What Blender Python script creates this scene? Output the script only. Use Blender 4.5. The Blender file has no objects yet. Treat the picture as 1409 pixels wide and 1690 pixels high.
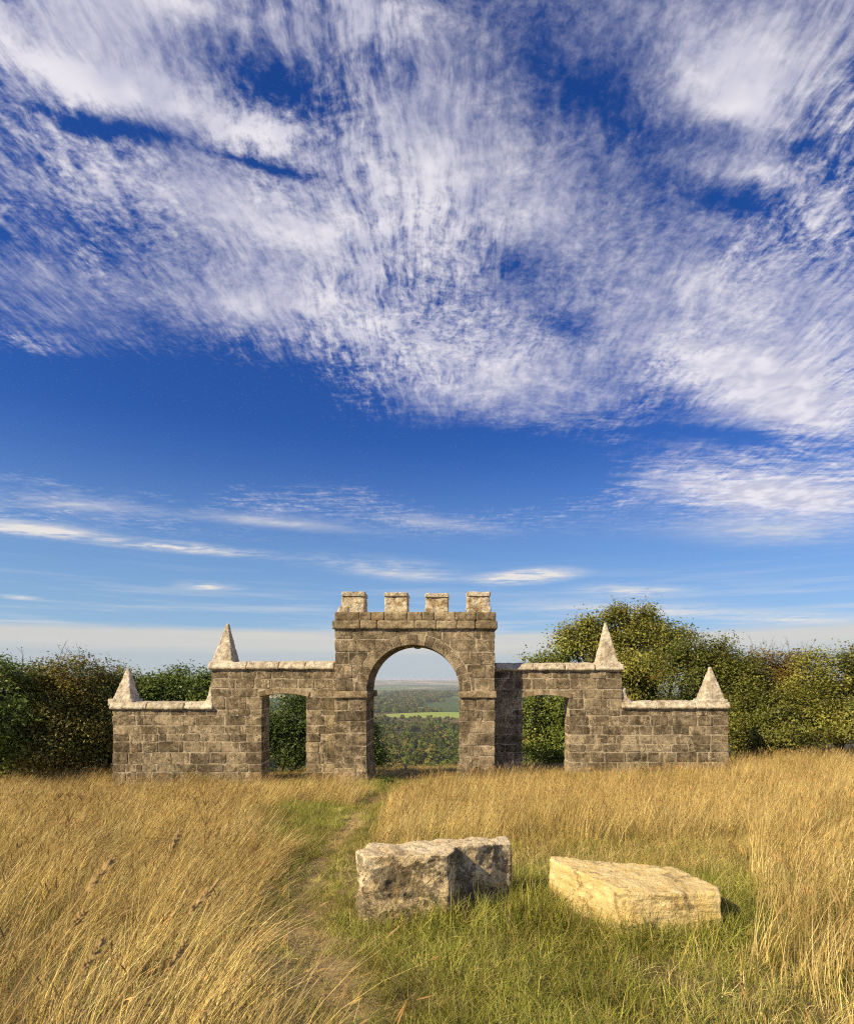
import bpy, bmesh, math, random
import numpy as np
from mathutils import Vector, noise as mnoise
R = math.radians
random.seed(7)
rng = np.random.default_rng(7)
scene = bpy.context.scene
COL = scene.collection

# ------------------------------------------------------------------ camera
F, CX, CY, ZC = 980.0, 755.0, 1120.0, 1.65          # focal length / principal point of the photo, eye height
cam_d = bpy.data.cameras.new('camera')
cam = bpy.data.objects.new('camera', cam_d); COL.objects.link(cam)
cam.location = (0, 0, ZC); cam.rotation_euler = (R(90), 0, 0)
cam_d.sensor_fit = 'HORIZONTAL'; cam_d.sensor_width = 36.0
cam_d.lens = 36.0 * F / 1409
cam_d.shift_x = -(CX - 704.5) / 1409
cam_d.shift_y = (CY - 845) / 1409
cam_d.clip_start = 0.05; cam_d.clip_end = 60000
cam_d.dof.use_dof = True; cam_d.dof.focus_distance = 9.0; cam_d.dof.aperture_fstop = 9.0
scene.camera = cam

# ------------------------------------------------------------------ sun + sky + exposure
SUN_EL, SUN_AZ = R(35), R(180 + 55)                 # azimuth clockwise from +Y : behind the camera, to the left
sd = Vector((math.sin(SUN_AZ) * math.cos(SUN_EL), math.cos(SUN_AZ) * math.cos(SUN_EL), math.sin(SUN_EL)))
sun_d = bpy.data.lights.new('sun', 'SUN'); sun_d.energy = 5.0; sun_d.angle = R(0.5); sun_d.color = (1.0, 0.82, 0.54)
sun = bpy.data.objects.new('sun', sun_d); COL.objects.link(sun)
sun.rotation_euler = sd.to_track_quat('Z', 'Y').to_euler(); sun.location = (-20, -12, 20)

scene.view_settings.view_transform = 'Standard'; scene.view_settings.look = 'None'
scene.view_settings.exposure = 0.42; scene.view_settings.gamma = 1.0
scene.view_settings.use_curve_mapping = False
scene.render.engine = 'CYCLES'
scene.cycles.use_denoising = False; scene.cycles.pixel_filter_type = 'BLACKMAN_HARRIS'; scene.cycles.filter_width = 1.15
scene.cycles.use_adaptive_sampling = True; scene.cycles.adaptive_threshold = 0.02; scene.cycles.adaptive_min_samples = 16
scene.cycles.max_bounces = 5; scene.cycles.diffuse_bounces = 2; scene.cycles.glossy_bounces = 2
scene.cycles.transmission_bounces = 4; scene.cycles.volume_bounces = 0; scene.cycles.transparent_max_bounces = 8

world = bpy.data.worlds.new('World'); scene.world = world; world.use_nodes = True

class NT:
    """tiny helper for node trees"""
    def __init__(s, tree): s.t = tree; s.n = tree.nodes; s.l = tree.links
    def node(s, typ, ins=None, **kw):
        n = s.n.new(typ)
        for k, v in kw.items(): setattr(n, k, v)
        for k, v in (ins or {}).items():
            sk = n.inputs[k]
            if isinstance(v, bpy.types.NodeSocket): s.l.new(v, sk)
            else: sk.default_value = v
        return n
    def m(s, op, a, b=0.0, c=0.0, clamp=False):
        n = s.node('ShaderNodeMath', {0: a, 1: b, 2: c}, operation=op); n.use_clamp = clamp; return n.outputs[0]
    def mix(s, fac, a, b, blend='MIX'):
        n = s.node('ShaderNodeMix', data_type='RGBA', blend_type=blend)
        for k, v in ((0, fac), (6, a), (7, b)):
            if isinstance(v, bpy.types.NodeSocket): s.l.new(v, n.inputs[k])
            else: n.inputs[k].default_value = (v if not isinstance(v, (tuple, list)) else (*v[:3], 1.0))
        return n.outputs[2]
    def noise(s, vec, scale, detail=4, rough=0.55, dist=0.0, dim='3D'):
        n = s.node('ShaderNodeTexNoise', {'Scale': scale, 'Detail': detail, 'Roughness': rough, 'Distortion': dist}, noise_dimensions=dim)
        if vec is not None: s.l.new(vec, n.inputs['Vector'])
        return n.outputs[0]
    def ramp(s, fac, stops):
        n = s.node('ShaderNodeValToRGB', {0: fac}); e = n.color_ramp.elements
        while len(e) < len(stops): e.new(0.5)
        for el, (p, c) in zip(e, stops):
            el.position = p; el.color = (c, c, c, 1) if isinstance(c, (int, float)) else (*c, 1)
        return n.outputs[0]
    def smooth(s, x, lo, hi, a=0.0, b=1.0):
        n = s.node('ShaderNodeMapRange', {0: x, 1: lo, 2: hi, 3: a, 4: b}, interpolation_type='SMOOTHSTEP'); return n.outputs[0]

def build_sky():
    k = NT(world.node_tree); k.n.clear()
    out = k.node('ShaderNodeOutputWorld'); bg = k.node('ShaderNodeBackground')
    k.l.new(bg.outputs[0], out.inputs[0]); bg.inputs['Strength'].default_value = 0.09
    sky = k.node('ShaderNodeTexSky', sky_type='NISHITA'); sky.sun_disc = False
    sky.sun_elevation = SUN_EL; sky.sun_rotation = SUN_AZ; sky.altitude = 190
    sky.air_density = 1.0; sky.dust_density = 0.35; sky.ozone_density = 2.2
    hs = k.node('ShaderNodeHueSaturation', {'Hue': 0.508, 'Saturation': 1.34, 'Value': 1.0, 'Color': sky.outputs[0]})
    skyc = k.mix(1.0, hs.outputs[0], SKY_TINT, 'MULTIPLY')
    tc = k.node('ShaderNodeTexCoord'); sep = k.node('ShaderNodeSeparateXYZ', {0: tc.outputs['Generated']})
    dx, dy, dz = sep.outputs
    zz = k.m('MAXIMUM', dz, 0.02)
    u = k.m('DIVIDE', dx, zz); v = k.m('DIVIDE', dy, zz)         # the point overhead on a flat cloud layer of unit height
    uv = k.node('ShaderNodeCombineXYZ', {0: u, 1: v, 2: 1.0}).outputs[0]
    # domain warp so that cloud banks get ragged borders
    wn = k.node('ShaderNodeTexNoise', {'Vector': uv, 'Scale': 3.0, 'Detail': 3, 'Roughness': 0.6}, noise_dimensions='2D')
    wv = k.node('ShaderNodeVectorMath', {0: wn.outputs[1], 1: (0.5, 0.5, 0.5)}, operation='SUBTRACT')
    wv = k.node('ShaderNodeVectorMath', {0: wv.outputs[0], 1: (1, 1, 0)}, operation='MULTIPLY')
    wv = k.node('ShaderNodeVectorMath', {0: wv.outputs[0], 3: 0.16}, operation='SCALE')
    wuv = k.node('ShaderNodeVectorMath', {0: uv, 1: wv.outputs[0]}, operation='ADD').outputs[0]
    def cl(px, py): return (px - CX) / (CY - py), F / (CY - py)
    cov = k.m('MULTIPLY_ADD', k.noise(wuv, 1.1, 3, 0.5, dim='2D'), 1.1, k.smooth(v, 2.6, 1.6, -0.60, -0.46))
    lowcov = None
    for (x0, y0, x1, y1, rp, w) in CLOUDS:
        a, b = Vector(cl(x0, y0)), Vector(cl(x1, y1)); c = (a + b) / 2; d = b - a
        vm = F / (CY - (y0 + y1) / 2); r = rp * vm * vm / F
        low = min(y0, y1) > 800
        L = d.length / 2 + (rp * vm / F * 1.5 if low else r)
        th = math.atan2(d.y, d.x); ct, sn = math.cos(th), math.sin(th); A_, B_ = L * 1.25, r * 2.0; src = uv if low else wuv
        qx = k.node('ShaderNodeVectorMath', {0: src, 1: (ct / A_, sn / A_, -(c.x * ct + c.y * sn) / A_)}, operation='DOT_PRODUCT').outputs[1]
        qy = k.node('ShaderNodeVectorMath', {0: src, 1: (-sn / B_, ct / B_, -(-c.x * sn + c.y * ct) / B_)}, operation='DOT_PRODUCT').outputs[1]
        g = k.node('ShaderNodeTexGradient', {0: k.node('ShaderNodeCombineXYZ', {0: qx, 1: qy, 2: 0.0}).outputs[0]}, gradient_type='QUADRATIC_SPHERE')
        if low:
            lowcov = k.m('MULTIPLY_ADD', g.outputs[1], w * 2.7, lowcov if lowcov is not None else 0.0)
        else:
            cov = k.m('MULTIPLY_ADD', g.outputs[1], w * (1.5 if w > 0 else .82), cov)
    # fibres drawn out along +Y (they fan out from the horizon), puffs and ripples across them
    sw = k.node('ShaderNodeVectorMath', {0: wv.outputs[0], 3: 0.5}, operation='SCALE')
    suv = k.node('ShaderNodeVectorMath', {0: uv, 1: sw.outputs[0]}, operation='ADD').outputs[0]
    fv = k.node('ShaderNodeMapping', {0: suv, 2: (0, 0, R(-4)), 3: (46.0, 5.5, 1)}).outputs[0]
    fib = k.noise(fv, 1.0, 5, 0.62, 0.0, '2D')
    tuft = k.noise(k.node('ShaderNodeMapping', {0: suv, 2: (0, 0, R(-4)), 3: (21.0, 11.0, 1)}).outputs[0], 1.0, 5, 0.70, 0.0, '2D')
    puff = k.noise(suv, 46.0, 4, 0.66, 0.0, '2D')
    rip = k.noise(k.node('ShaderNodeMapping', {0: uv, 2: (0, 0, R(14)), 3: (7.0, 17.0, 1)}).outputs[0], 1.0, 3, 0.55, 0.4, '2D')
    ripw = k.smooth(v, 1.7, 2.6)
    fibw = k.smooth(k.noise(uv, 2.1, 2, 0.5, dim='2D'), 0.36, 0.60)
    det = k.m('ADD', k.m('MULTIPLY', k.m('SUBTRACT', fib, 0.5), k.m('MULTIPLY_ADD', fibw, 1.25, 0.3)), k.m('MULTIPLY', k.m('SUBTRACT', tuft, 0.5), 1.7))
    det = k.m('ADD', det, k.m('MULTIPLY', k.m('SUBTRACT', puff, 0.5), k.m('MULTIPLY_ADD', fibw, -0.6, 1.5)))
    det = k.m('ADD', k.m('MULTIPLY', det, k.m('MULTIPLY_ADD', ripw, -0.5, 1.0)), k.m('MULTIPLY', k.m('SUBTRACT', rip, 0.5), k.m('MULTIPLY', ripw, 1.5)))
    det = k.m('MULTIPLY', det, k.smooth(k.noise(uv, 1.6, 2, 0.5, dim='2D'), 0.36, 0.62, 0.50, 1.12))
    big = k.m('ADD', cov, k.m('MULTIPLY', det, k.smooth(cov, -1.1, 0.1, 0.6, 1.0)))
    al = k.m('POWER', k.smooth(big, -0.45, 1.15), 1.2)
    al = k.m('MULTIPLY', al, k.smooth(v, 4.6, 3.3))
    # low streaks
    st = k.noise(k.node('ShaderNodeMapping', {0: uv, 3: (0.5, 1.4, 1)}).outputs[0], 1.0, 4, 0.6, 0.0, '2D')
    fine = k.noise(k.node('ShaderNodeMapping', {0: uv, 3: (5.0, 7.0, 1)}).outputs[0], 1.0, 3, 0.6, 0.0, '2D')
    la = k.m('MULTIPLY', lowcov, k.m('ADD', k.smooth(st, 0.36, 0.62, 0.12, 0.62), k.m('MULTIPLY', k.smooth(fine, .35, .7), 0.38)), clamp=True)
    # pale veil of far stratus lying along the horizon
    hl = k.m('SQRT', k.m('ADD', k.m('MULTIPLY', dx, dx), k.m('MULTIPLY', dy, dy)))
    el = k.m('DIVIDE', dz, k.m('MAXIMUM', hl, 0.01))
    hv = k.node('ShaderNodeCombineXYZ', {0: k.m('DIVIDE', dx, hl), 1: k.m('DIVIDE', dy, hl), 2: k.m('MULTIPLY', el, 13.0)}).outputs[0]
    hn = k.noise(hv, 2.2, 3, 0.6)
    hn2 = k.noise(k.node('ShaderNodeMapping', {0: hv, 3: (1, 1, 1.7)}).outputs[0], 3.4, 4, 0.6)
    edge = k.m('ADD', el, k.m('MULTIPLY', k.m('SUBTRACT', hn, 0.5), 0.035))
    stratus = k.m('MULTIPLY', k.smooth(edge, 0.086, 0.068), 0.85)
    veil = k.m('MULTIPLY', k.smooth(el, 0.22, 0.04), k.smooth(hn2, 0.45, 0.72, 0.08, 0.55))
    base = k.mix(k.smooth(el, 0.42, 0.05, 0.0, 0.55), skyc, HORIZON_BLUE)
    c = k.mix(veil, base, STREAK_COL)
    c = k.mix(stratus, c, k.mix(k.smooth(edge, 0.032, 0.056), HAZE_COL, STRATUS_COL))
    c = k.mix(la, c, STREAK_COL)
    shade = k.smooth(k.noise(wuv, 7.0, 2, 0.6, dim='2D'), 0.3, 0.7)
    cc = k.mix(shade, CLOUD_DARK, CLOUD_COL)
    c = k.mix(k.m('MULTIPLY', al, 0.93), c, cc)
    k.l.new(c, bg.inputs['Color'])
    world.cycles.sampling_method = 'MANUAL'; world.cycles.sample_map_resolution = 512

SKY_TINT = (0.56, 0.64, 0.95)
HORIZON_BLUE = (2.5, 4.4, 6.0); STREAK_COL = (6.6, 6.4, 6.2)
STRATUS_COL = (5.6, 5.4, 5.0); HAZE_COL = (4.2, 4.6, 4.9)
CLOUD_COL = (7.3, 7.0, 7.4); CLOUD_DARK = (5.0, 4.95, 6.0)
CLOUDS = [  # x0,y0,x1,y1 of a cloud bank in the photograph, half width, weight (negative: a clear gap)
    (-250, 20, 300, 110, 60, .75), (0, 85, 330, 165, 45, .7), (230, 140, 560, 245, 38, .8), (-60, 0, 520, 18, 45, .55),
    (0, 260, 400, 330, 75, .42), (160, 300, 760, 450, 95, .62), (150, 470, 650, 525, 42, .5), (-100, 535, 190, 590, 22, .33),
    (600, 40, 740, 420, 100, .35), (560, 30, 760, 40, 50, .35), (960, 10, 1450, 180, 100, .62), (1130, 110, 1300, 240, 45, .6),
    (1090, 255, 1409, 325, 22, .65), (1300, 330, 1450, 380, 30, .4), (720, 290, 1010, 400, 105, .52), (960, 410, 1420, 520, 85, .45),
    (900, 480, 1420, 690, 50, .72), (1150, 610, 1470, 745, 48, .75), (1010, 770, 1450, 850, 33, 1.1), (1080, 850, 1450, 900, 22, .3),
    (600, 560, 1010, 650, 85, .48), (760, 640, 1000, 730, 60, .33), (470, 520, 860, 560, 40, .2),
    (-20, 150, 330, 232, 20, -1.25), (330, 238, 590, 290, 15, -1.2), (380, 70, 540, 160, 45, -.95), (560, 120, 700, 130, 40, -.5),
    (800, 30, 1060, 260, 45, -.55), (1240, 225, 1400, 250, 16, -.7), (1080, 300, 1340, 375, 24, -.7), (780, 390, 900, 470, 30, -.7),
    (-100, 350, 90, 430, 45, -.45), (-300, 700, 640, 740, 100, -2.5), (640, 760, 960, 770, 50, -1.5), (-200, 620, 500, 640, 35, -.7), (700, 800, 1000, 800, 60, -.8),
    (1000, 690, 1420, 745, 14, -.8), (880, 510, 1020, 570, 22, -.8), (1380, 60, 1460, 110, 45, -.8), (150, 370, 300, 360, 25, -.3),
    (-60, 818, 250, 842, 11, .35), (240, 842, 640, 880, 9, .3), (600, 850, 860, 880, 8, .25), (-60, 866, 170, 884, 12, 1.1), (60, 882, 480, 920, 8, 1.0),
    (420, 916, 780, 948, 12, .36), (560, 940, 790, 960, 8, .3), (285, 962, 395, 974, 7, .6), (825, 945, 900, 960, 12, 1.5), (940, 968, 1140, 984, 9, .55),
    (820, 1000, 1260, 1018, 11, .5), (-10, 984, 70, 988, 4, .5), (1180, 1010, 1420, 1030, 8, .5)]
build_sky()

# ------------------------------------------------------------------ helpers
def P(px, py, Y): return Vector(((px - CX) / F * Y, Y, ZC - (py - CY) / F * Y))
def tag(o, label=None, cat=None, group=None, kind=None):
    if label: o['label'] = label
    if cat: o['category'] = cat
    if group: o['group'] = group
    if kind: o['kind'] = kind
    return o
def link(name, me, parent=None, mat=None):
    o = bpy.data.objects.new(name, me); COL.objects.link(o)
    if parent is not None: o.parent = parent
    if mat is not None and me is not None:
        if len(me.materials) == 0: me.materials.append(mat)
    return o
def empty(name, loc=(0, 0, 0)):
    o = bpy.data.objects.new(name, None); COL.objects.link(o); o.location = loc; o.empty_display_size = 0.2; return o
def vnoise(x, y, seed=0):
    xi = np.floor(x).astype(np.int64); yi = np.floor(y).astype(np.int64); xf = x - xi; yf = y - yi
    def h(a, b):
        n = (a * 374761393 + b * 668265263 + seed * 1442695041) & 0x7fffffff
        n = ((n ^ (n >> 13)) * 1274126177) & 0x7fffffff
        return ((n ^ (n >> 16)) & 0xffff) / 65535.0
    sx = xf * xf * (3 - 2 * xf); sy = yf * yf * (3 - 2 * yf)
    return (h(xi, yi) * (1 - sx) + h(xi + 1, yi) * sx) * (1 - sy) + (h(xi, yi + 1) * (1 - sx) + h(xi + 1, yi + 1) * sx) * sy
def fbm(x, y, seed=0, o=4):
    s = 0; a = .5
    for i in range(o): s = s + a * vnoise(x * 2 ** i, y * 2 ** i, seed + i); a *= .5
    return s
PY = [-3000, -200, -40, 0, 7, 14, 15.2, 16.5, 18, 20, 25, 60, 150, 300, 450, 700, 1200, 1700, 2400, 5000, 12500, 14500, 17500, 22000]
PZ = [-60, -6, 0.3, 0, -.38, -.85, -.92, -1.0, -1.14, -1.62, -3.5, -14, -38, -64, -86, -103, -116, -124, -127, -129, -130, -62, -40, -60]
def gz(x, y):
    x = np.asarray(x, float); y = np.asarray(y, float)
    z = np.interp(y, PY, PZ)
    tilt = 0.0257 * np.clip(y / 14, 0, 1) * np.clip(1 - (y - 30) / 120, 0, 1)
    z = z + tilt * np.clip(x + 1, -60, 60)
    near = np.clip(1 - (y - 20) / 60, 0, 1)
    z = z + (fbm(x * .8 + 50, y * .8 + 50, 3) - .47) * .09 * near
    far = np.clip((y - 200) / 800, 0, 1)
    z = z + (fbm(x / 420 + 9, y / 420 + 3, 5, 3) - .44) * 14 * far
    z = z + 13 * np.exp(-((x + 30) / 260) ** 2 - ((y - 2010) / 150) ** 2)          # the knoll with the bright field
    hill = np.clip((y - 12500) / 3000, 0, 1)
    z = z + (fbm(x / 2600 + 4, y / 5000, 8, 3) - .45) * 70 * hill
    return z
def ground_at(px, py):
    Y = 5.0
    for _ in range(60):
        X = (px - CX) / F * Y
        Yn = (ZC - float(gz(X, Y))) * F / (py - CY); Y = .6 * Y + .4 * Yn
    return (px - CX) / F * Y, Y

# ------------------------------------------------------------------ materials
def new_mat(name):
    m = bpy.data.materials.new(name); m.use_nodes = True; k = NT(m.node_tree); k.n.clear()
    out = k.node('ShaderNodeOutputMaterial'); return m, k, out
def finish(k, out, col, rough=.9, bump=None, bstr=.5, bdist=.01, spec=.2):
    b = k.node('ShaderNodeBsdfPrincipled', {'Roughness': rough, 'Specular IOR Level': spec})
    if isinstance(col, bpy.types.NodeSocket): k.l.new(col, b.inputs['Base Color'])
    else: b.inputs['Base Color'].default_value = (*col, 1)
    if bump is not None:
        bn = k.node('ShaderNodeBump', {'Strength': bstr, 'Distance': bdist, 'Height': bump}); k.l.new(bn.outputs[0], b.inputs['Normal'])
    k.l.new(b.outputs[0], out.inputs[0]); return b
def stone_mat(name, dark, mid, pale, blotch=.55, orange=0.0, black=0.0, lime=.62, bdist=.02, rnd=.55, pitw=.75, sides=False, streak=0.0):
    """weathered limestone: two tone grain, pale lime blotches, lichen spots, pits"""
    m, k, out = new_mat(name)
    oi = k.node('ShaderNodeObjectInfo'); geo = k.node('ShaderNodeNewGeometry')
    off = k.node('ShaderNodeVectorMath', {0: geo.outputs['Position'], 1: oi.outputs['Location']}, operation='ADD')
    jit = k.node('ShaderNodeCombineXYZ', {0: k.m('MULTIPLY', oi.outputs['Random'], 37.0), 1: k.m('MULTIPLY', oi.outputs['Random'], 11.0), 2: 0.0})
    p = geo.outputs['Position']; pj = k.node('ShaderNodeVectorMath', {0: p, 1: jit.outputs[0]}, operation='ADD').outputs[0]
    big = k.noise(p, 1.3, 4, .6); med = k.noise(pj, 6.0, 5, .65, .4); fine = k.noise(pj, 38.0, 5, .7); grit = k.noise(pj, 110.0, 3, .7)
    c = k.mix(k.smooth(med, .32, .68), dark, mid)
    c = k.mix(k.smooth(k.m('ADD', big, k.m('MULTIPLY', med, .5)), .62, .98, 0, .6), c, pale)
    lm = k.smooth(k.m('MULTIPLY_ADD', k.m('SUBTRACT', fine, .5), .55, k.noise(p, 3.3, 5, .7, .8)), lime - .05, lime + .07, 0, blotch)
    c = k.mix(lm, c, pale)
    spot = k.smooth(fine, .56, .70); c = k.mix(k.m('MULTIPLY', spot, .45), c, pale)
    pit = k.smooth(k.noise(pj, 24.0, 4, .75), .44, .30); c = k.mix(k.m('MULTIPLY', pit, pitw), c, [x * .35 for x in dark])
    if orange:
        om = k.smooth(k.m('MULTIPLY_ADD', fine, .35, k.noise(pj, 5.0, 4, .65, .5)), .66, .78, 0, orange); c = k.mix(om, c, (.30, .17, .045))
    if black:
        bm_ = k.smooth(k.m('MULTIPLY_ADD', fine, .4, k.noise(p, 4.2, 5, .7, .8)), .645, .75, 0, black)
        if sides: bm_ = k.m('MULTIPLY', bm_, k.smooth(k.node('ShaderNodeSeparateXYZ', {0: geo.outputs['Normal']}).outputs[2], .75, .35, .0, 1.0))
        c = k.mix(bm_, c, (.022, .020, .018))
    if streak:
        sn_ = k.noise(k.node('ShaderNodeMapping', {0: p, 3: (7, 7, .9)}).outputs[0], 1.0, 4, .6); c = k.mix(k.smooth(sn_, .52, .70, 0, streak), c, [x * .5 for x in dark])
        c = k.mix(k.smooth(k.noise(k.node('ShaderNodeMapping', {0: p, 1: (9, 3, 0), 3: (11, 11, 1.6)}).outputs[0], 1.0, 4, .6), .58, .70, 0, streak), c, pale)
    val = k.m('MULTIPLY_ADD', oi.outputs['Random'], rnd, 1.0 - rnd * .5)
    g = k.m('MULTIPLY', val, k.m('MULTIPLY_ADD', grit, 1.1, .45))
    vv = k.node('ShaderNodeCombineColor', {0: g, 1: g, 2: g}).outputs[0]
    c = k.mix(1.0, c, vv, 'MULTIPLY')
    h = k.m('ADD', k.m('MULTIPLY', med, 1.0), k.m('ADD', k.m('MULTIPLY', fine, .6), k.m('MULTIPLY', grit, .22)))
    h = k.m('SUBTRACT', h, k.m('MULTIPLY', pit, .5))
    finish(k, out, c, .95, h, .9, bdist, .1)
    return m
M_STONE = stone_mat('folly_stone', (.098, .076, .045), (.235, .182, .108), (.52, .42, .26), .8, rnd=.7, lime=.57, streak=.55, bdist=.03)
M_MORTAR = stone_mat('lime_mortar', (.18, .145, .092), (.46, .38, .25), (.60, .51, .35), .6, rnd=.1, bdist=.012, lime=.5)
M_COPING = stone_mat('coping_stone', (.46, .385, .26), (.72, .63, .46), (.84, .77, .60), .8, orange=.25, black=.25, rnd=.2, pitw=.45, streak=.12)
M_CORNICE = stone_mat('cornice_stone', (.20, .152, .085), (.36, .285, .165), (.56, .46, .29), .5, orange=.25, black=.3, rnd=.5)
M_MERLON = stone_mat('merlon_stone', (.55, .45, .27), (.76, .66, .45), (.86, .78, .59), .8, orange=.75, black=.2, rnd=.15, pitw=.5)
M_BOULDER_A = stone_mat('dark_boulder_stone', (.42, .32, .165), (.70, .56, .31), (.86, .74, .50), .6, orange=.2, black=.68, rnd=.0, lime=.57, bdist=.03, pitw=.3, sides=True)
def cream_mat():
    m, k, out = new_mat('cream_boulder_stone'); geo = k.node('ShaderNodeNewGeometry'); p = geo.outputs['Position']
    st = k.noise(k.node('ShaderNodeMapping', {0: p, 2: (.05, .08, 0), 3: (2.5, 2.5, 22)}).outputs[0], 1.0, 5, .65, .3)
    med = k.noise(p, 7, 5, .65, .4); fine = k.noise(p, 45, 4, .7)
    c = k.mix(k.smooth(med, .3, .7), (.66, .49, .19), (.80, .64, .32))
    c = k.mix(k.smooth(st, .50, .64, 0, .35), c, (.44, .29, .10))
    c = k.mix(k.smooth(k.noise(p, 12, 4, .7), .58, .70, 0, .55), c, (.72, .64, .44))
    c = k.mix(k.smooth(k.m('MULTIPLY_ADD', fine, .3, k.noise(p, 5, 4, .6, .7)), .70, .80, 0, .6), c, (.10, .07, .035))
    h = k.m('ADD', k.m('MULTIPLY', st, .7), k.m('ADD', k.m('MULTIPLY', med, .6), k.m('MULTIPLY', fine, .7)))
    finish(k, out, c, .92, h, .9, .025, .15); return m
M_BOULDER_B = cream_mat()

def leaf_mat(name, trans=.35, rough=.6, spec=.25, rnd=.35, drift=False):
    m, k, out = new_mat(name)
    at = k.node('ShaderNodeAttribute', attribute_name='tint'); oi = k.node('ShaderNodeObjectInfo')
    g = k.m('MULTIPLY_ADD', oi.outputs['Random'], rnd, 1 - rnd / 2)
    vv = k.node('ShaderNodeCombineColor', {0: g, 1: g, 2: g}).outputs[0]
    c = k.mix(1.0, at.outputs['Color'], vv, 'MULTIPLY')
    if drift:
        pn = k.noise(k.node('ShaderNodeNewGeometry').outputs['Position'], .9, 3, .6); c = k.mix(k.smooth(pn, .38, .62), k.mix(1.0, c, (.86, .82, .70), 'MULTIPLY'), k.mix(1.0, c, (1.14, 1.14, 1.12), 'MULTIPLY'))
    b = k.node('ShaderNodeBsdfPrincipled', {'Base Color': c, 'Roughness': rough, 'Specular IOR Level': spec})
    t = k.node('ShaderNodeBsdfTranslucent', {'Color': c}); mx = k.node('ShaderNodeMixShader', {0: trans, 1: b.outputs[0], 2: t.outputs[0]})
    k.l.new(mx.outputs[0], out.inputs[0]); return m
M_LEAF = leaf_mat('leaf', .3, .5, .3, .1)
M_GRASS = leaf_mat('grass_blade', .22, .5, .35, .9, True)
M_FAR = leaf_mat('woodland_leaf', .2, .8, .1, .9)
def bark_mat():
    m, k, out = new_mat('bark'); p = k.node('ShaderNodeNewGeometry').outputs['Position']; n = k.noise(p, 22, 4, .6)
    finish(k, out, k.mix(n, (.05, .04, .03), (.17, .14, .10)), .9, n, .6, .01); return m
M_BARK = bark_mat()
def straw_mat(name, col):
    m, k, out = new_mat(name); p = k.node('ShaderNodeNewGeometry').outputs['Position']; n = k.noise(p, 90, 3, .6)
    finish(k, out, k.mix(n, [c * .6 for c in col], [c * 1.25 for c in col]), .8, n, .4, .002); return m

def ground_mat():
    m, k, out = new_mat('ground_soil'); geo = k.node('ShaderNodeNewGeometry'); p = geo.outputs['Position']
    sep = k.node('ShaderNodeSeparateXYZ', {0: p}); X, Y, Z = sep.outputs
    at = k.node('ShaderNodeAttribute', attribute_name='path').outputs['Fac']
    n = k.noise(p, 3.0, 6, .65); f = k.noise(p, 40, 4, .7)
    near = k.mix(k.smooth(n, .35, .65), (.13, .095, .045), (.21, .16, .07))
    near = k.mix(k.smooth(k.noise(p, 1.3, 4, .6), .5, .62, 0, .6), near, (.075, .085, .025))
    dirt = k.mix(f, (.22, .155, .075), (.44, .325, .17))
    near = k.mix(k.m('MULTIPLY', at, k.smooth(k.m('ADD', n, k.m('MULTIPLY', f, .4)), .45, .75, .75, 1.0)), near, dirt)
    # country far below: a patchwork of woods, heath and fields
    vo = k.node('ShaderNodeTexVoronoi', {'Vector': k.node('ShaderNodeMapping', {0: p, 2: (0, 0, .5), 3: (1 / 520, 1 / 700, 0)}).outputs[0], 'Scale': 1.0, 'Randomness': 1.0}, voronoi_dimensions='2D')
    cid = k.node('ShaderNodeSeparateColor', {0: vo.outputs['Color']}).outputs[0]
    r = k.node('ShaderNodeValToRGB', {0: cid}); r.color_ramp.interpolation = 'CONSTANT'; e = r.color_ramp.elements
    cols = [(0, (.045, .07, .022)), (.30, (.07, .11, .03)), (.45, (.13, .18, .045)), (.60, (.05, .075, .024)), (.70, (.27, .27, .09)), (.80, (.16, .22, .055)), (.88, (.46, .39, .22)), (.95, (.09, .12, .035))]
    while len(e) < len(cols): e.new(.5)
    for el, (q, c) in zip(e, cols): el.position = q; el.color = (*c, 1)
    far = k.mix(k.smooth(k.noise(p, .004, 5, .65), .45, .62, 0, .7), r.outputs[0], (.05, .075, .025))
    hillc = k.mix(k.smooth(k.noise(p, .0012, 4, .6), .42, .6), (.10, .13, .05), (.42, .34, .22))
    far = k.mix(k.smooth(Y, 12000, 13500), far, hillc)
    wood = k.mix(k.noise(p, .05, 4, .6), (.028, .040, .012), (.085, .075, .025))
    far = k.mix(k.smooth(Y, 1850, 1700), far, wood)
    fx = k.m('DIVIDE', k.m('SUBTRACT', X, -60.0), 185.0); fy = k.m('DIVIDE', k.m('SUBTRACT', Y, 1960.0), 120.0)
    fm = k.smooth(k.m('ADD', k.m('ADD', k.m('MULTIPLY', fx, fx), k.m('MULTIPLY', fy, fy)), k.m('MULTIPLY', k.noise(p, .01, 3, .5), .3)), 1.22, 1.12)
    heath = k.smooth(k.m('ABSOLUTE', k.m('SUBTRACT', Y, 1960)), 330, 260, 0, .85)
    far = k.mix(heath, far, k.mix(k.noise(p, .02, 5, .65), (.075, .08, .025), (.22, .15, .065)))
    far = k.mix(fm, far, k.mix(k.noise(p, .03, 4, .6), (.22, .30, .05), (.33, .38, .09)))
    c = k.mix(k.smooth(Y, 25, 60), near, far)
    finish(k, out, c, .95, k.m('ADD', n, k.m('MULTIPLY', f, .3)), .6, .03, .1); return m

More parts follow.
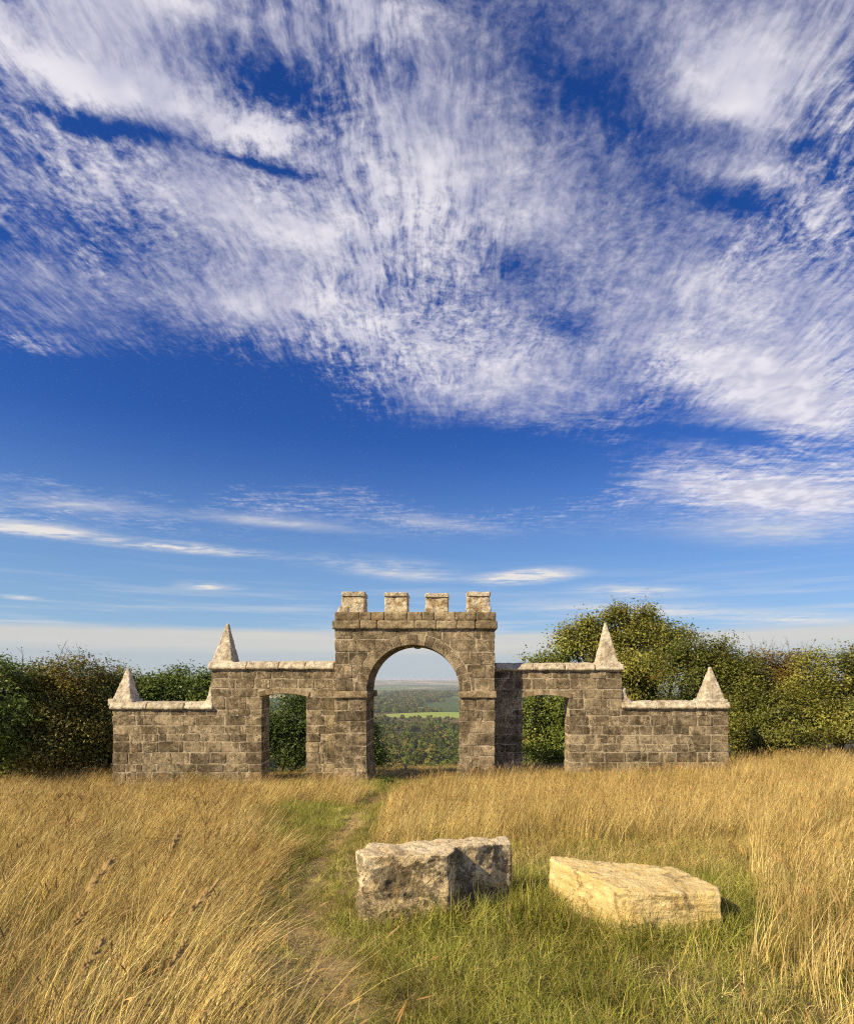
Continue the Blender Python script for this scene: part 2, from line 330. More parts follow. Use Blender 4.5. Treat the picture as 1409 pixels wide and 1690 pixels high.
# ------------------------------------------------------------------ ground sheet
PATH = [ground_at(*q) for q in ((560, 1688), (540, 1620), (512, 1540), (500, 1480), (522, 1430), (562, 1385), (592, 1345), (628, 1318), (665, 1298))] + [(-1.05, 14.3), (-1.0, 16.5)]
def path_dist(x, y):
    d = np.full(np.shape(x), 1e9)
    for (ax, ay), (bx, by) in zip(PATH[:-1], PATH[1:]):
        vx, vy = bx - ax, by - ay; t = np.clip(((x - ax) * vx + (y - ay) * vy) / (vx * vx + vy * vy), 0, 1)
        d = np.minimum(d, np.hypot(x - ax - t * vx, y - ay - t * vy))
    return d
def build_ground():
    xs = np.arange(-12, 12.01, .14)
    g = np.array([12 * 1.16 ** i for i in range(1, 52)]); xs = np.concatenate([-g[::-1], xs, g])
    yn = np.arange(0.6, 22, .12); g2 = np.array([22 * 1.045 ** i for i in range(1, 158)])
    ys = np.concatenate([[-3000, -1200, -500, -200, -100, -50, -25, -12, -6, -3, -1.5, 0], yn, g2])
    X, Y = np.meshgrid(xs, ys); Z = gz(X, Y)
    pd = path_dist(X, Y) + (fbm(X * 2.2, Y * 2.2, 21) - .47) * .5
    Z -= np.clip(1 - pd / .3, 0, 1) * .05 * (Y < 17)
    nx, ny = len(xs), len(ys)
    v = np.stack([X, Y, Z], -1).reshape(-1, 3)
    i = np.arange(nx * ny).reshape(ny, nx)
    f = np.stack([i[:-1, :-1], i[:-1, 1:], i[1:, 1:], i[1:, :-1]], -1).reshape(-1, 4)
    me = quad_mesh('ground', v, f)
    a = me.attributes.new('path', 'FLOAT', 'POINT'); a.data.foreach_set('value', (np.clip(1.3 - pd / np.where(Y < 6.5, .30, .22), 0, 1) * (Y < 13)).ravel().astype(np.float32))
    me.polygons.foreach_set('use_smooth', np.ones(len(f), bool))
    return tag(link('ground', me, None, ground_mat()), kind='structure')
def quad_mesh(name, v, f, tint=None):
    me = bpy.data.meshes.new(name); n = f.shape[1]
    me.vertices.add(len(v)); me.vertices.foreach_set('co', np.ascontiguousarray(v, np.float32).ravel())
    me.loops.add(f.size); me.loops.foreach_set('vertex_index', np.ascontiguousarray(f, np.int32).ravel())
    me.polygons.add(len(f)); me.polygons.foreach_set('loop_start', np.arange(0, f.size, n, dtype=np.int32))
    try: me.polygons.foreach_set('loop_total', np.full(len(f), n, np.int32))
    except Exception: pass
    if tint is not None:
        a = me.attributes.new('tint', 'FLOAT_COLOR', 'POINT')
        a.data.foreach_set('color', np.concatenate([tint, np.ones((len(tint), 1))], 1).astype(np.float32).ravel())
    me.update(calc_edges=True); return me
build_ground()

# ------------------------------------------------------------------ the folly
YT, YW, TW, TT = 14.0, 14.5, .60, 1.25        # tower front, wing front, wing thickness, tower thickness
def tx(px): return (px - CX) / F * YT
def tz(py): return ZC - (py - CY) / F * YT
def wx(px): return (px - CX) / F * YW
def wz(py): return ZC - (py - CY) / F * YW
folly = tag(empty('stone_folly', (tx(684), YT, -.75)), 'ruined stone folly with battlemented centre arch and two stepped side walls', 'folly')
FO = Vector(folly.location)
def prism_mesh(poly, y0, y1, chamfer=0.0, name='stone', rough=0.0):
    """extrude an x-z polygon (counter clockwise seen from the camera) from y0 to y1, front and back edges chamfered"""
    n = len(poly); c = sum((Vector(p) for p in poly), Vector((0, 0))) / n
    def inset(p):
        d = Vector(p) - c; l = d.length or 1; return Vector(p) - d * min(.3, chamfer / l * 1.25)
    rings = []
    if chamfer:
        rings.append([(*inset(p), y0 + random.uniform(-rough, rough)) for p in poly]); rings.append([(*p, y0 + chamfer * .8) for p in poly])
        rings.append([(*p, y1 - chamfer) for p in poly]); rings.append([(*inset(p), y1) for p in poly])
    else: rings = [[(*p, y0) for p in poly], [(*p, y1) for p in poly]]
    vs = [(a, y, b) for r in rings for (a, b, y) in r]; fs = [list(range(n))]
    for q in range(len(rings) - 1):
        for i in range(n):
            j = (i + 1) % n; fs.append([q * n + j, q * n + i, (q + 1) * n + i, (q + 1) * n + j])
    L = (len(rings) - 1) * n; fs.append([L + n - 1 - i for i in range(n)])
    me = bpy.data.meshes.new(name); me.from_pydata(vs, [], fs); me.update(); return me
def part(name, me, parent, mat):
    """me is in world space; the object's origin is set at the mesh centre"""
    co = np.empty(len(me.vertices) * 3, np.float32); me.vertices.foreach_get('co', co); co = co.reshape(-1, 3)
    c = (co.min(0) + co.max(0)) / 2; me.vertices.foreach_set('co', (co - c).ravel()); me.update()
    o = link(name, me, parent, mat); w = Vector((0, 0, 0)); q = parent
    while q is not None: w += Vector(q.location); q = q.parent
    o.location = Vector([float(a) for a in c]) - w; return o
def rough_up(me, fn):
    n = len(me.vertices); co = np.empty(n * 3, np.float32); no = np.empty(n * 3, np.float32)
    me.vertices.foreach_get('co', co); me.vertices.foreach_get('normal', no); co = co.reshape(-1, 3); no = no.reshape(-1, 3)
    d = np.array([fn(Vector(c)) for c in co.tolist()], np.float32)
    me.vertices.foreach_set('co', (co + no * d[:, None]).ravel()); me.update()
def weather(me, voxel, amp, freq=6.0, smooth=2, seed=0.0):
    """remesh a solid, round its edges and roughen it"""
    o = bpy.data.objects.new('tmp', me); COL.objects.link(o)
    md = o.modifiers.new('r', 'REMESH'); md.mode = 'VOXEL'; md.voxel_size = voxel
    if smooth: s = o.modifiers.new('s', 'SMOOTH'); s.iterations = smooth; s.factor = .5
    dg = bpy.context.evaluated_depsgraph_get(); dg.update()
    m2 = bpy.data.meshes.new_from_object(o.evaluated_get(dg)); bpy.data.objects.remove(o)
    m2.update(); off = Vector((seed, seed * .7, -seed))
    rough_up(m2, lambda c: mnoise.fractal(c * freq + off, .9, 2.1, 4) * amp)
    m2.materials.clear(); return m2

def rag(x0, z0, x1, z1, bottom=None, ch=.02):
    """outline of a hand-cut block: knocked corners, edges not quite straight; bottom(x) clips it to an arch"""
    j = lambda s=.011: random.uniform(-s, s)
    if bottom is None or all(bottom(x0 + (x1 - x0) * t) <= z0 + .004 for t in (0, .25, .5, .75, 1)):
        c = [random.uniform(.008, .045) for _ in range(8)]; xm = (x0 + x1) / 2
        return [(x0 + c[0], z0 + j()), (xm, z0 + j()), (x1 - c[1], z0 + j()), (x1 + j(), z0 + c[2]), (x1 + j(), z1 - c[3]), (x1 - c[4], z1 + j()), (xm + j(.05), z1 + j()), (x0 + c[5], z1 + j()), (x0 + j(), z1 - c[6]), (x0 + j(), z0 + c[7])]
    N = 10; low = []
    for i in range(N + 1):
        x = x0 + (x1 - x0) * i / N; b = max(z0, bottom(x))
        if b < z1 - .02: low.append((x, b))
    if len(low) < 3 or (low[-1][0] - low[0][0]) < .07: return None
    return low + [(low[-1][0], z1 + j()), (low[0][0], z1 + j())]
def lay(parent, x0, x1, zs, wlo, whi, skip, y0, y1, bottom=None, joint=(.003, .019), mat=None, top=None):
    """courses of blocks between the heights zs; skip(x0,x1,z0,z1) -> list of free x-intervals"""
    for a, b in zip(zs[:-1], zs[1:]):
        for (s0, s1) in skip(x0, x1, a, b):
            w = s1 - s0
            if w < .06: continue
            n = max(1, round(w / random.uniform(wlo, whi))); cuts = [random.uniform(.6, 1.4) for _ in range(n)]
            tot = sum(cuts); x = s0
            for i, c in enumerate(cuts):
                xe = x + w * c / tot
                g0 = 0.0 if i == 0 else random.uniform(*joint); g1 = 0.0 if i == n - 1 else random.uniform(*joint)
                pl = rag(x + g0, a + random.uniform(*joint), xe - g1, b - random.uniform(*joint) * .7, bottom)
                if pl: part('stone', prism_mesh(pl, y0 - random.uniform(0, .010), y1, .007, rough=.003), parent, mat or M_STONE)
                x = xe
def courses(z0, z1, h):
    n = max(1, round((z1 - z0) / h)); c = [random.uniform(.8, 1.2) for _ in range(n)]; t = sum(c); z = [z0]
    for q in c: z.append(z[-1] + (z1 - z0) * q / t)
    return z

BASE = -1.35
# --- centre tower
AX, AZ, AR = tx(681.5), tz(1141), 76.5 / F * YT
TL, TR, TTOP = tx(552.5), tx(816.5), tz(1038)
def arch_pts(cx, cz, r, a0=0, a1=180, n=24): return [(cx + r * math.cos(R(a0 + (a1 - a0) * i / n)), cz + r * math.sin(R(a0 + (a1 - a0) * i / n))) for i in range(n + 1)]
e = .016
core = [(TL + e, BASE), (AX - AR - e, BASE)] + arch_pts(AX, AZ, AR + e, 180, 0) + [(AX + AR + e, BASE), (TR - e, BASE), (TR - e, TTOP), (TL + e, TTOP)]
tower = part('tower', prism_mesh(core, YT + .003, YT + TT - .006, name='tower'), folly, M_MORTAR)
tower['label'] = 'centre tower with tall round arch'
RING = .27
def ring_bottom(cx, cz, r): return lambda x: cz + math.sqrt(max(0, r * r - (x - cx) ** 2)) if abs(x - cx) < r else -9
YI = tz(1152)                                   # underside of the imposts
def pier_free(x0, x1, a, b): return [(x0, AX - AR), (AX + AR, x1)]
lay(tower, TL, TR, courses(BASE + .3, YI, .275), .36, .60, pier_free, YT, YT + TT)
def above_free(x0, x1, a, b):
    if a > AZ + AR + RING: return [(x0, x1)]
    return [(x0, AX), (AX, x1)]
zs = courses(AZ, TTOP, .285)
rb = ring_bottom(AX, AZ, AR + RING + .004)
lay(tower, TL, TR, zs, .36, .60, above_free, YT, YT + TT, bottom=rb)
NV = 19
for i in range(NV):                             # voussoirs
    a0, a1 = 180 - 180 * i / NV - .2, 180 - 180 * (i + 1) / NV + .2
    o_r = AR + RING * random.uniform(.93, 1.04)
    pl = arch_pts(AX, AZ, AR, a0, a1, 3) + arch_pts(AX, AZ, o_r, a1, a0, 3)
    kd = part('voussoir', prism_mesh(pl, YT - random.uniform(0, .012), YT + TT - .03, .010), tower, M_STONE)
kw = .17
part('keystone', weather(prism_mesh([(AX + .03 - kw / 2, AZ + AR - .035), (AX + .03 + kw / 2, AZ + AR - .035), (AX + .03 + kw * .62, AZ + AR + .3), (AX + .03 - kw * .62, AZ + AR + .3)], YT + TT - .32, YT + TT + .03), .03, .006), tower, M_STONE)
for (a, b) in ((tx(550.5), tx(607.5)), (tx(757), tx(819))):   # imposts run right through the arch
    part('impost', weather(prism_mesh([(a, YI), (b, YI), (b, AZ), (a, AZ)], YT - .06, YT + TT + .05), .03, .012, 5, 1, a), tower, M_CORNICE)
lip = tx(613) - tx(607)
part('impost', weather(prism_mesh([(tx(604), YI), (AX - AR + .075, YI), (AX - AR + .075, AZ), (tx(604), AZ)], YT + TT - .36, YT + TT + .09), .025, .008), tower, M_STONE)
for (a, b) in ((TL - .01, AX - AR + .045), (AX + AR - .045, TR + .01)):
    part('plinth', weather(prism_mesh([(a, BASE), (b, BASE), (b, tz(1268)), (a, tz(1268))], YT - .045, YT + TT + .04), .04, .02, 5, 1, b), tower, M_STONE)
# cornice band and parapet course, block by block
def band(px0, px1, py0, py1, y0, y1, n, mat, name):
    cuts = [random.uniform(.6, 1.4) for _ in range(n)]; t = sum(cuts); x = tx(px0); W = tx(px1) - tx(px0)
    for i, c in enumerate(cuts):
        xe = x + W * c / t
        part(name, weather(prism_mesh([(x + .001, tz(py1)), (xe - .001, tz(py1)), (xe - .001, tz(py0)), (x + .001, tz(py0))], y0, y1 + .01 * (i % 2)), .028, .010, 6, 0, i * 3.1), tower, mat); x = xe
band(548.5, 820.5, 1024.3, 1038, YT - .075, YT + TT + .06, 7, M_CORNICE, 'cornice_block')
band(552, 818.5, 1010, 1024, YT - .02, YT + TT, 9, M_CORNICE, 'parapet_block')
for q, (a, b, t) in enumerate(((563.5, 601, 976.5), (634.5, 672, 977.5), (701.8, 739.5, 978.5), (770, 808.5, 976.5))):
    mer = part('merlon', weather(prism_mesh([(tx(a), tz(1011)), (tx(b), tz(1011)), (tx(b), tz(t + 7)), (tx(a), tz(t + 7))], YT + .03, YT + .50), .03, .018, 6, 1, q * 7.7), tower, M_MERLON)
    part('cap', weather(prism_mesh([(tx(a - .7), tz(t + 7.6)), (tx(b + .7), tz(t + 7.6)), (tx(b + .7), tz(t)), (tx(a - .7), tz(t))], YT + .0, YT + .53), .025, .012, 6, 1, q * 3.3), mer, M_COPING)
part('fallen_block', weather(prism_mesh([(tx(555.5), tz(1011)), (tx(574), tz(1011)), (tx(575), tz(1000.5)), (tx(560), tz(1000))], YT + .0, YT + .2), .022, .012, 7, 1, 4), tower, M_MERLON)
part('fallen_block', weather(prism_mesh([(tx(796), tz(1011)), (tx(810), tz(1011)), (tx(810.5), tz(1000.5)), (tx(796.5), tz(1001))], YT - .01, YT + .16), .022, .012, 7, 1, 9), tower, M_COPING)

# --- side walls
def coping(parent, px0, px1, pt, pb, n):
    """moulded coping stones: a drip mould below a weathered slab with a hipped top"""
    cuts = [random.uniform(.75, 1.25) for _ in range(n)]; t = sum(cuts); x = wx(px0); W = wx(px1) - wx(px0)
    zt, zb = wz(pt), wz(pb); h = zt - zb
    prof = [(YW - .075, zb + h * .12), (YW - .085, zb + h * .36), (YW - .03, zb + h * .5), (YW - .01, zb + h * .86), (YW + TW / 2, zt), (YW + TW + .01, zb + h * .86), (YW + TW + .03, zb + h * .5), (YW + TW + .085, zb + h * .36), (YW + TW + .075, zb + h * .12), (YW + TW - .01, zb), (YW + .01, zb)]
    for i, c in enumerate(cuts):
        xe = x + W * c / t; m = len(prof)
        vs = [(x + .003, *p) for p in prof] + [(xe - .003, *p) for p in prof]
        fs = [[(q + 1) % m, q, m + q, m + (q + 1) % m] for q in range(m)] + [list(range(m)), list(range(2 * m - 1, m - 1, -1))]
        me = bpy.data.meshes.new('coping'); me.from_pydata(vs, [], fs)
        bmx = bmesh.new(); bmx.from_mesh(me); bmesh.ops.recalc_face_normals(bmx, faces=bmx.faces); bmx.to_mesh(me); bmx.free()
        part('coping_stone', weather(me, .03, .016, 6, 1, x * 5), parent, M_COPING); x = xe
def obelisk(parent, apex, base_y, bx0, bx1, plinth, depth, seed):
    """tapering four-sided pyramid finial on its plinth"""
    yc = YW + TW / 2; ox = lambda px: (px - CX) / F * yc; oz = lambda py: ZC - (py - CY) / F * yc
    x0, x1 = ox(bx0), ox(bx1); zc0 = oz(base_y) - .03; zt = oz(apex[1]); xa = ox(apex[0]); w = (x1 - x0) / 2 - .03; xm = (x0 + x1) / 2; a = .03
    vs = [(xm - w, yc - w, zc0), (xm + w, yc - w, zc0), (xm + w, yc + w, zc0), (xm - w, yc + w, zc0), (xa - a, yc - a, zt), (xa + a, yc - a, zt), (xa + a, yc + a, zt), (xa - a, yc + a, zt)]
    fs = [(3, 2, 1, 0), (4, 5, 6, 7)] + [(i, (i + 1) % 4, 4 + (i + 1) % 4, 4 + i) for i in range(4)]
    me = bpy.data.meshes.new('pyramid'); me.from_pydata(vs, [], fs)
    ob = part('pyramid', weather(me, .025, .014, 7, 1, seed), parent, M_COPING)
    p0, p1, q0, q1 = plinth
    part('plinth', weather(prism_mesh([(ox(p0) + .02, wz(q1)), (ox(p1) - .02, wz(q1)), (ox(p1) - .02, wz(q0) + .01), (ox(p0) + .02, wz(q0) + .01)], yc - w - .03, yc + w + .03), .03, .014, 6, 1, seed + 3), ob, M_COPING)
def wing(label, inner, outer, mid, low_out, door, dspring, dapex, ctop, cbot, ltop, lbot, ctr, cpx, lpx):
    s = 1 if outer > inner else -1
    xi, xm, xo = wx(inner), wx(mid), wx(outer); d0, d1 = wx(door[0]), wx(door[1]); zs_, za = wz(dspring), wz(dapex)
    zu, zl = wz(cbot), wz(lbot)
    # segmental door arch
    hw = (d1 - d0) / 2; sg = za - zs_; r = (hw * hw + sg * sg) / (2 * sg); cx, cz = (d0 + d1) / 2, za - r; ang = math.degrees(math.asin(hw / r))
    def dp(rr, a0, a1, n=6): return [(cx + rr * math.sin(R(a0 + (a1 - a0) * i / n)), cz + rr * math.cos(R(a0 + (a1 - a0) * i / n))) for i in range(n + 1)]
    body = [(d0 - e, BASE)] + dp(r + e, -ang, ang) + [(d1 + e, BASE)]
    if s > 0: pl = [(xi, BASE)] + body + [(xo - e, BASE), (xo - e, zl), (xm - e, zl), (xm - e, zu), (xi, zu)]
    else: pl = [(xo + e, BASE)] + body + [(xi, BASE), (xi, zu), (xm + e, zu), (xm + e, zl), (xo + e, zl)]
    w = part('wall', prism_mesh(pl, YW + .003, YW + TW - .006, name='wall'), folly, M_MORTAR); w['label'] = label
    LH = .145
    zd = zs_ - .01; db = ring_bottom(cx, cz, r + LH + .01)
    def free_low(a, b, z0, z1): return [(a, d0), (d1, b)]
    L, Rr = min(xi, xo), max(xi, xo)
    zc = courses(BASE + .45, zd, .24)
    # the lower, outer part ends at zl: split the courses there
    zc = [z for z in zc if abs(z - zl) > .12]
    zc = sorted(zc + [zl]) if zl < zd else zc
    def f1(a, b, z0, z1):
        if z0 >= zl - .02: a, b = (a, xm) if s > 0 else (xm, b)
        return [(a, d0), (d1, b)]
    lay(w, L, Rr, zc, .34, .54, f1, YW, YW + TW)
    zc2 = courses(zd, zu, .25)
    zl2 = zl
    def f2(a, b, z0, z1):
        if z0 >= zl2 - .02: a, b = (a, xm) if s > 0 else (xm, b)
        if z0 > za + LH: return [(a, b)]
        return [(a, cx), (cx, b)]
    if zl > zd:
        zc2 = [z for z in zc2 if abs(z - zl) > .1] + [zl]; zc2.sort()
    def bot(x):
        b = db(x)
        return b if (d0 - .10) < x < (d1 + .10) else -9
    lay(w, L, Rr, zc2, .36, .56, f2, YW, YW + TW, bottom=bot)
    nv = 7
    for i in range(nv):                                    # shallow door head
        a0, a1 = -ang * 1.12 + 2.24 * ang * i / nv, -ang * 1.12 + 2.24 * ang * (i + 1) / nv
        pts = dp(r, a0, a1, 2)[::1] + dp(r + LH * random.uniform(.9, 1), a1, a0, 2)
        pts = [(x, z) for x, z in pts][::-1]
        part('door_voussoir', prism_mesh(pts, YW - .018, YW + TW - .02, .008), w, M_CORNICE)
    coping(w, cpx[0], cpx[1], ctop, cbot, 4); coping(w, lpx[0], lpx[1], ltop, lbot, 3)
    # swept ramp where the low coping climbs to the high wall
    rx0, rx1, rz0, rz1 = ctr; n = 9; pts = [(wx(rx1), wz(rz0)), (wx(rx1), wz(rz1))]
    a_ = wx(rx1) - s * 0
    cur = []
    for i in range(n + 1):
        t = R(90 * i / n)
        cur.append((wx(rx0) + (wx(rx1 - s * -0) - wx(rx0)) * .72 * math.sin(t), wz(rz1) + (wz(rz0) - wz(rz1)) * (math.cos(t))))
    poly = cur[::-1]                                      # from top near wall down to the foot
    poly = [(wx(rx1), wz(rz0) - .12), (wx(rx1), wz(rz1))] + [(wx(rx0) + (wx(rx1) - wx(rx0)) * .7 * (1 - math.cos(R(90 * i / n))) if False else wx(rx0) + (wx(rx1) - wx(rx0)) * .68 * math.sin(R(90 - 90 * i / n)), wz(rz0) + (wz(rz1) - wz(rz0)) * (1 - math.cos(R(90 - 90 * i / n)))) for i in range(n + 1)] + [(wx(rx0), wz(rz0) - .12)]
    me = prism_mesh(poly, YW + .03, YW + TW - .02)
    bmx = bmesh.new(); bmx.from_mesh(me); bmesh.ops.recalc_face_normals(bmx, faces=bmx.faces); bmx.to_mesh(me); bmx.free()
    part('ramp_stone', weather(me, .03, .014, 6, 1, rx0), w, M_COPING)
    return w
wl = wing('side wall with doorway to the left of the arch', 553, 186, 348, 0, (432, 505), 1149.5, 1145, 1091, 1106, 1158, 1172, (330, 351, 1160, 1133), (345, 552), (181, 352))
wr = wing('side wall with doorway to the right of the arch', 816, 1202, 1026.5, 0, (862, 938.5), 1152.5, 1147.5, 1093.5, 1108, 1157, 1171.5, (1050, 1025, 1160, 1135), (817, 1029), (1025, 1205))
obelisk(wl, (376, 1029), 1093, 353, 392, (351, 394, 1092, 1099), 0, 1.0); obelisk(wl, (212, 1102), 1155, 191, 226, (187, 229, 1154.5, 1165), 0, 5.0)
obelisk(wr, (999, 1028), 1094, 981, 1019, (980, 1021, 1093, 1102), 0, 11.0); obelisk(wr, (1171.5, 1101), 1156, 1151, 1192, (1149, 1195, 1155, 1165), 0, 17.0)

# ------------------------------------------------------------------ the two blocks in the grass
def block(name, pts, z0, z1, mat, label, seed, amp, tops=None, grow=.02):
    n = len(pts); c = sum((Vector(p) for p in pts), Vector((0, 0))) / n
    zt = tops or [z1] * n
    vs = [(x, y, z0) for x, y in pts] + [(x, y, z) for (x, y), z in zip(pts, zt)]
    fs = [list(range(n - 1, -1, -1)), list(range(n, 2 * n))] + [[i, (i + 1) % n, n + (i + 1) % n, n + i] for i in range(n)]
    me = bpy.data.meshes.new(name); me.from_pydata(vs, [], fs)
    bmx = bmesh.new(); bmx.from_mesh(me); bmesh.ops.triangulate(bmx, faces=[f for f in bmx.faces if len(f.verts) > 4]); bmesh.ops.recalc_face_normals(bmx, faces=bmx.faces); bmx.to_mesh(me); bmx.free()
    m2 = weather(me, .0125, amp, 5.5, 1, seed)
    rough_up(m2, lambda c: mnoise.fractal(c * 26, .8, 2.1, 3) * .0045)
    m2.polygons.foreach_set('use_smooth', np.ones(len(m2.polygons), bool))
    co = np.empty(len(m2.vertices) * 3, np.float32); m2.vertices.foreach_get('co', co); co = co.reshape(-1, 3)
    o = link(name, m2, None, mat); org = Vector((c.x, c.y, z0 + .1)); m2.vertices.foreach_set('co', (co - np.array(org)).ravel().astype(np.float32)); m2.update(); o.location = org
    return tag(o, label, 'stone')
block('dark_stone_block', [(-.705, 4.48), (-.07, 4.53), (-.03, 4.62), (-.02, 4.73), (.14, 4.76), (.45, 4.93), (.42, 5.08), (-.70, 4.86), (-.79, 4.62)], -.40, .31, M_BOULDER_A,
      'upright grey block with black and white lichen and a notched front, beside the path', 2.0, .022, [.305, .305, .31, .315, .31, .28, .30, .30, .30])
block('cream_stone_block', [(1.24, 4.28), (1.90, 4.30), (1.93, 4.42), (1.82, 4.86), (1.45, 4.98), (.80, 5.14), (.78, 5.06)], -.42, .085, M_BOULDER_B,
      'low cream limestone block tilted in the grass, right of the dark one', 8.0, .016, [.10, .095, .09, .10, .105, .115, .11])

# ------------------------------------------------------------------ leaves and trees
def leaf_mesh(name, pts, size, cols, up=.35, out_from=None):
    """one folded leaf (two quads would double the cost: a kite of two triangles) per point"""
    n = len(pts); nrm = rng.normal(size=(n, 3)); nrm[:, 2] = np.abs(nrm[:, 2]) + up
    if out_from is not None:
        o = pts - out_from; o /= np.linalg.norm(o, axis=1, keepdims=True) + 1e-6; nrm += o * .7
    nrm /= np.linalg.norm(nrm, axis=1, keepdims=True)
    a = np.cross(nrm, rng.normal(size=(n, 3))); a /= np.linalg.norm(a, axis=1, keepdims=True); b = np.cross(nrm, a)
    s = (size * rng.uniform(.6, 1.35, n))[:, None]
    v = np.stack([pts - a * s * .75, pts + b * s * .42 - nrm * s * .12, pts + a * s * .85, pts - b * s * .42 - nrm * s * .12], 1).reshape(-1, 3)
    f = np.arange(n * 4).reshape(n, 4)
    return quad_mesh(name, v, f, np.repeat(cols, 4, 0))
def tube(bm_list, pts, r0, r1, sides=6):
    """append a tapered tube to (verts, faces)"""
    V, Fc = bm_list; base = len(V); n = len(pts)
    for i, p in enumerate(pts):
        d = (pts[min(i + 1, n - 1)] - pts[max(i - 1, 0)]).normalized(); x = d.orthogonal().normalized(); y = d.cross(x); r = r0 + (r1 - r0) * i / (n - 1)
        for q in range(sides):
            t = 2 * math.pi * q / sides; V.append(tuple(p + x * math.cos(t) * r + y * math.sin(t) * r))
    for i in range(n - 1):
        for q in range(sides):
            w = (q + 1) % sides; Fc.append((base + i * sides + q, base + i * sides + w, base + (i + 1) * sides + w, base + (i + 1) * sides + q))
def bend(a, b, k=.15, n=5):
    off = Vector([random.uniform(-k, k) for _ in range(3)]) * (b - a).length
    return [a.lerp(b, i / n) + off * math.sin(math.pi * i / n) for i in range(n + 1)]
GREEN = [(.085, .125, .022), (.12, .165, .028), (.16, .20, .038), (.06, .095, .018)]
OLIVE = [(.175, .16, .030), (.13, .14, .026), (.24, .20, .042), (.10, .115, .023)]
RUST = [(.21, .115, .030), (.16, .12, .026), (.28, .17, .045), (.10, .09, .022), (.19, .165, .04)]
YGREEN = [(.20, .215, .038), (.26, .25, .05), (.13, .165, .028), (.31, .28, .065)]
def tree(name, label, cat, px, Y, lobes, n_leaf, size, pal, group=None, twigs=0, clump=.17, stems=3, shell=.55):
    """lobes: (px, py, rx_px, ry_px, depth m offset) in the photograph at distance Y -> ellipsoids in the world"""
    X = (px - CX) / F * Y; zg = float(gz(X, Y)); root = empty(name, (X, Y, zg)); tag(root, label, cat, group); o0 = np.array([X, Y, zg])
    sc = Y / F; L = []
    for (a, b, ra, rb_, dy) in lobes:
        c = P(a, b, Y); L.append((np.array([c.x, Y + dy, c.z]), np.array([ra * sc, max(ra, rb_) * sc * .8, rb_ * sc])))
    L0 = L; L = []
    for (c, r) in L0:
        L.append((c, r * .72))
        for _ in range(int(5 + 3 * min(2, r[0]))):
            d = rng.normal(size=3); d /= np.linalg.norm(d); d[2] = d[2] * .9 + .12; q = rng.uniform(.28, .52)
            L.append((c + d * r * rng.uniform(.62, .98), np.maximum(r * q, .16)))
    vol = np.array([l[1][0] * l[1][2] for l in L]); vol = vol / vol.sum(); P_, C_ = [], []; tips = []
    for (c, r), w in zip(L, vol):
        nl = int(n_leaf * 1.45 * w); per = 28; nc = max(6, nl // per)
        d = rng.normal(size=(nc, 3)); d /= np.linalg.norm(d, axis=1, keepdims=True)
        rad = 1 - (1 - shell) * rng.random(nc) ** 1.5 * 1.0; rad *= rng.uniform(.8, 1.14, nc)
        cc = c + d * r * rad[:, None]
        ok = cc[:, 2] > gz(cc[:, 0], cc[:, 1]) + .08; cc = cc[ok]; nc = len(cc)
        if nc == 0: continue
        tips += [Vector(q) for q in cc[rng.permutation(nc)[:max(4, nc // 10)]]]
        hue = rng.integers(0, len(pal), nc)
        big = fbm(cc[:, 0] * 1.1 + 7, cc[:, 2] * 1.1 + 3 + cc[:, 1], 17, 2)
        hue = np.where(big > .42, hue, np.minimum(hue, 1))
        pts = np.repeat(cc, per, 0) + rng.normal(size=(nc * per, 3)) * clump * rng.uniform(.6, 1.3, (nc, 1)).repeat(per, 0) * np.array([1, 1, .75])
        col = np.array(pal)[np.repeat(hue, per)] * rng.uniform(.85, 1.4, (nc * per, 1)) * np.repeat(rng.uniform(.8, 1.5, nc), per)[:, None]
        P_.append(pts); C_.append(col)
    pts = np.concatenate(P_); col = np.clip(np.concatenate(C_), 0, 1)
    me = leaf_mesh('crown', pts - o0, size * .84, col, .35, (np.mean([l[0] for l in L], 0) - o0))
    link('crown', me, root, M_LEAF)
    V, Fc = [], []; bases = [Vector((random.uniform(-.15, .15) * stems * .5, random.uniform(-.1, .1), -.15)) for _ in range(stems)]
    for i, (c, r) in enumerate(L0):
        t = Vector(c - o0) - Vector((0, 0, r[2] * .3)); tube((V, Fc), bend(bases[i % stems], t, .08), .07, .03)
    for t in tips:
        i = min(range(len(L)), key=lambda q: (Vector(L[q][0]) - t).length); s = Vector(L[i][0] - o0) - Vector((0, 0, L[i][1][2] * .3))
        tube((V, Fc), bend(s, t - Vector(o0), .12, 4), .022, .006, 4)
    if twigs:
        for _ in range(twigs):
            c, r = random.choice(L); s = Vector(c - o0) + Vector((random.uniform(-.7, .7) * r[0], random.uniform(-.5, .5) * r[1], r[2] * .7))
            t = s + Vector((random.uniform(-.22, .25), random.uniform(-.1, .1), random.uniform(.3, .62))); b_ = bend(s, t, .08, 4); tube((V, Fc), b_, .009, .003, 3)
            for q in (2, 3):
                tube((V, Fc), bend(b_[q], b_[q] + Vector((random.uniform(-.16, .16), 0, random.uniform(.08, .22))), .1, 2), .005, .002, 3)
    mt = bpy.data.meshes.new('trunk'); mt.from_pydata(V, [], Fc); mt.update(); link('trunk', mt, root, M_BARK)
    return root
TG, BG = 'trees behind the folly', 'bushes beside the folly'
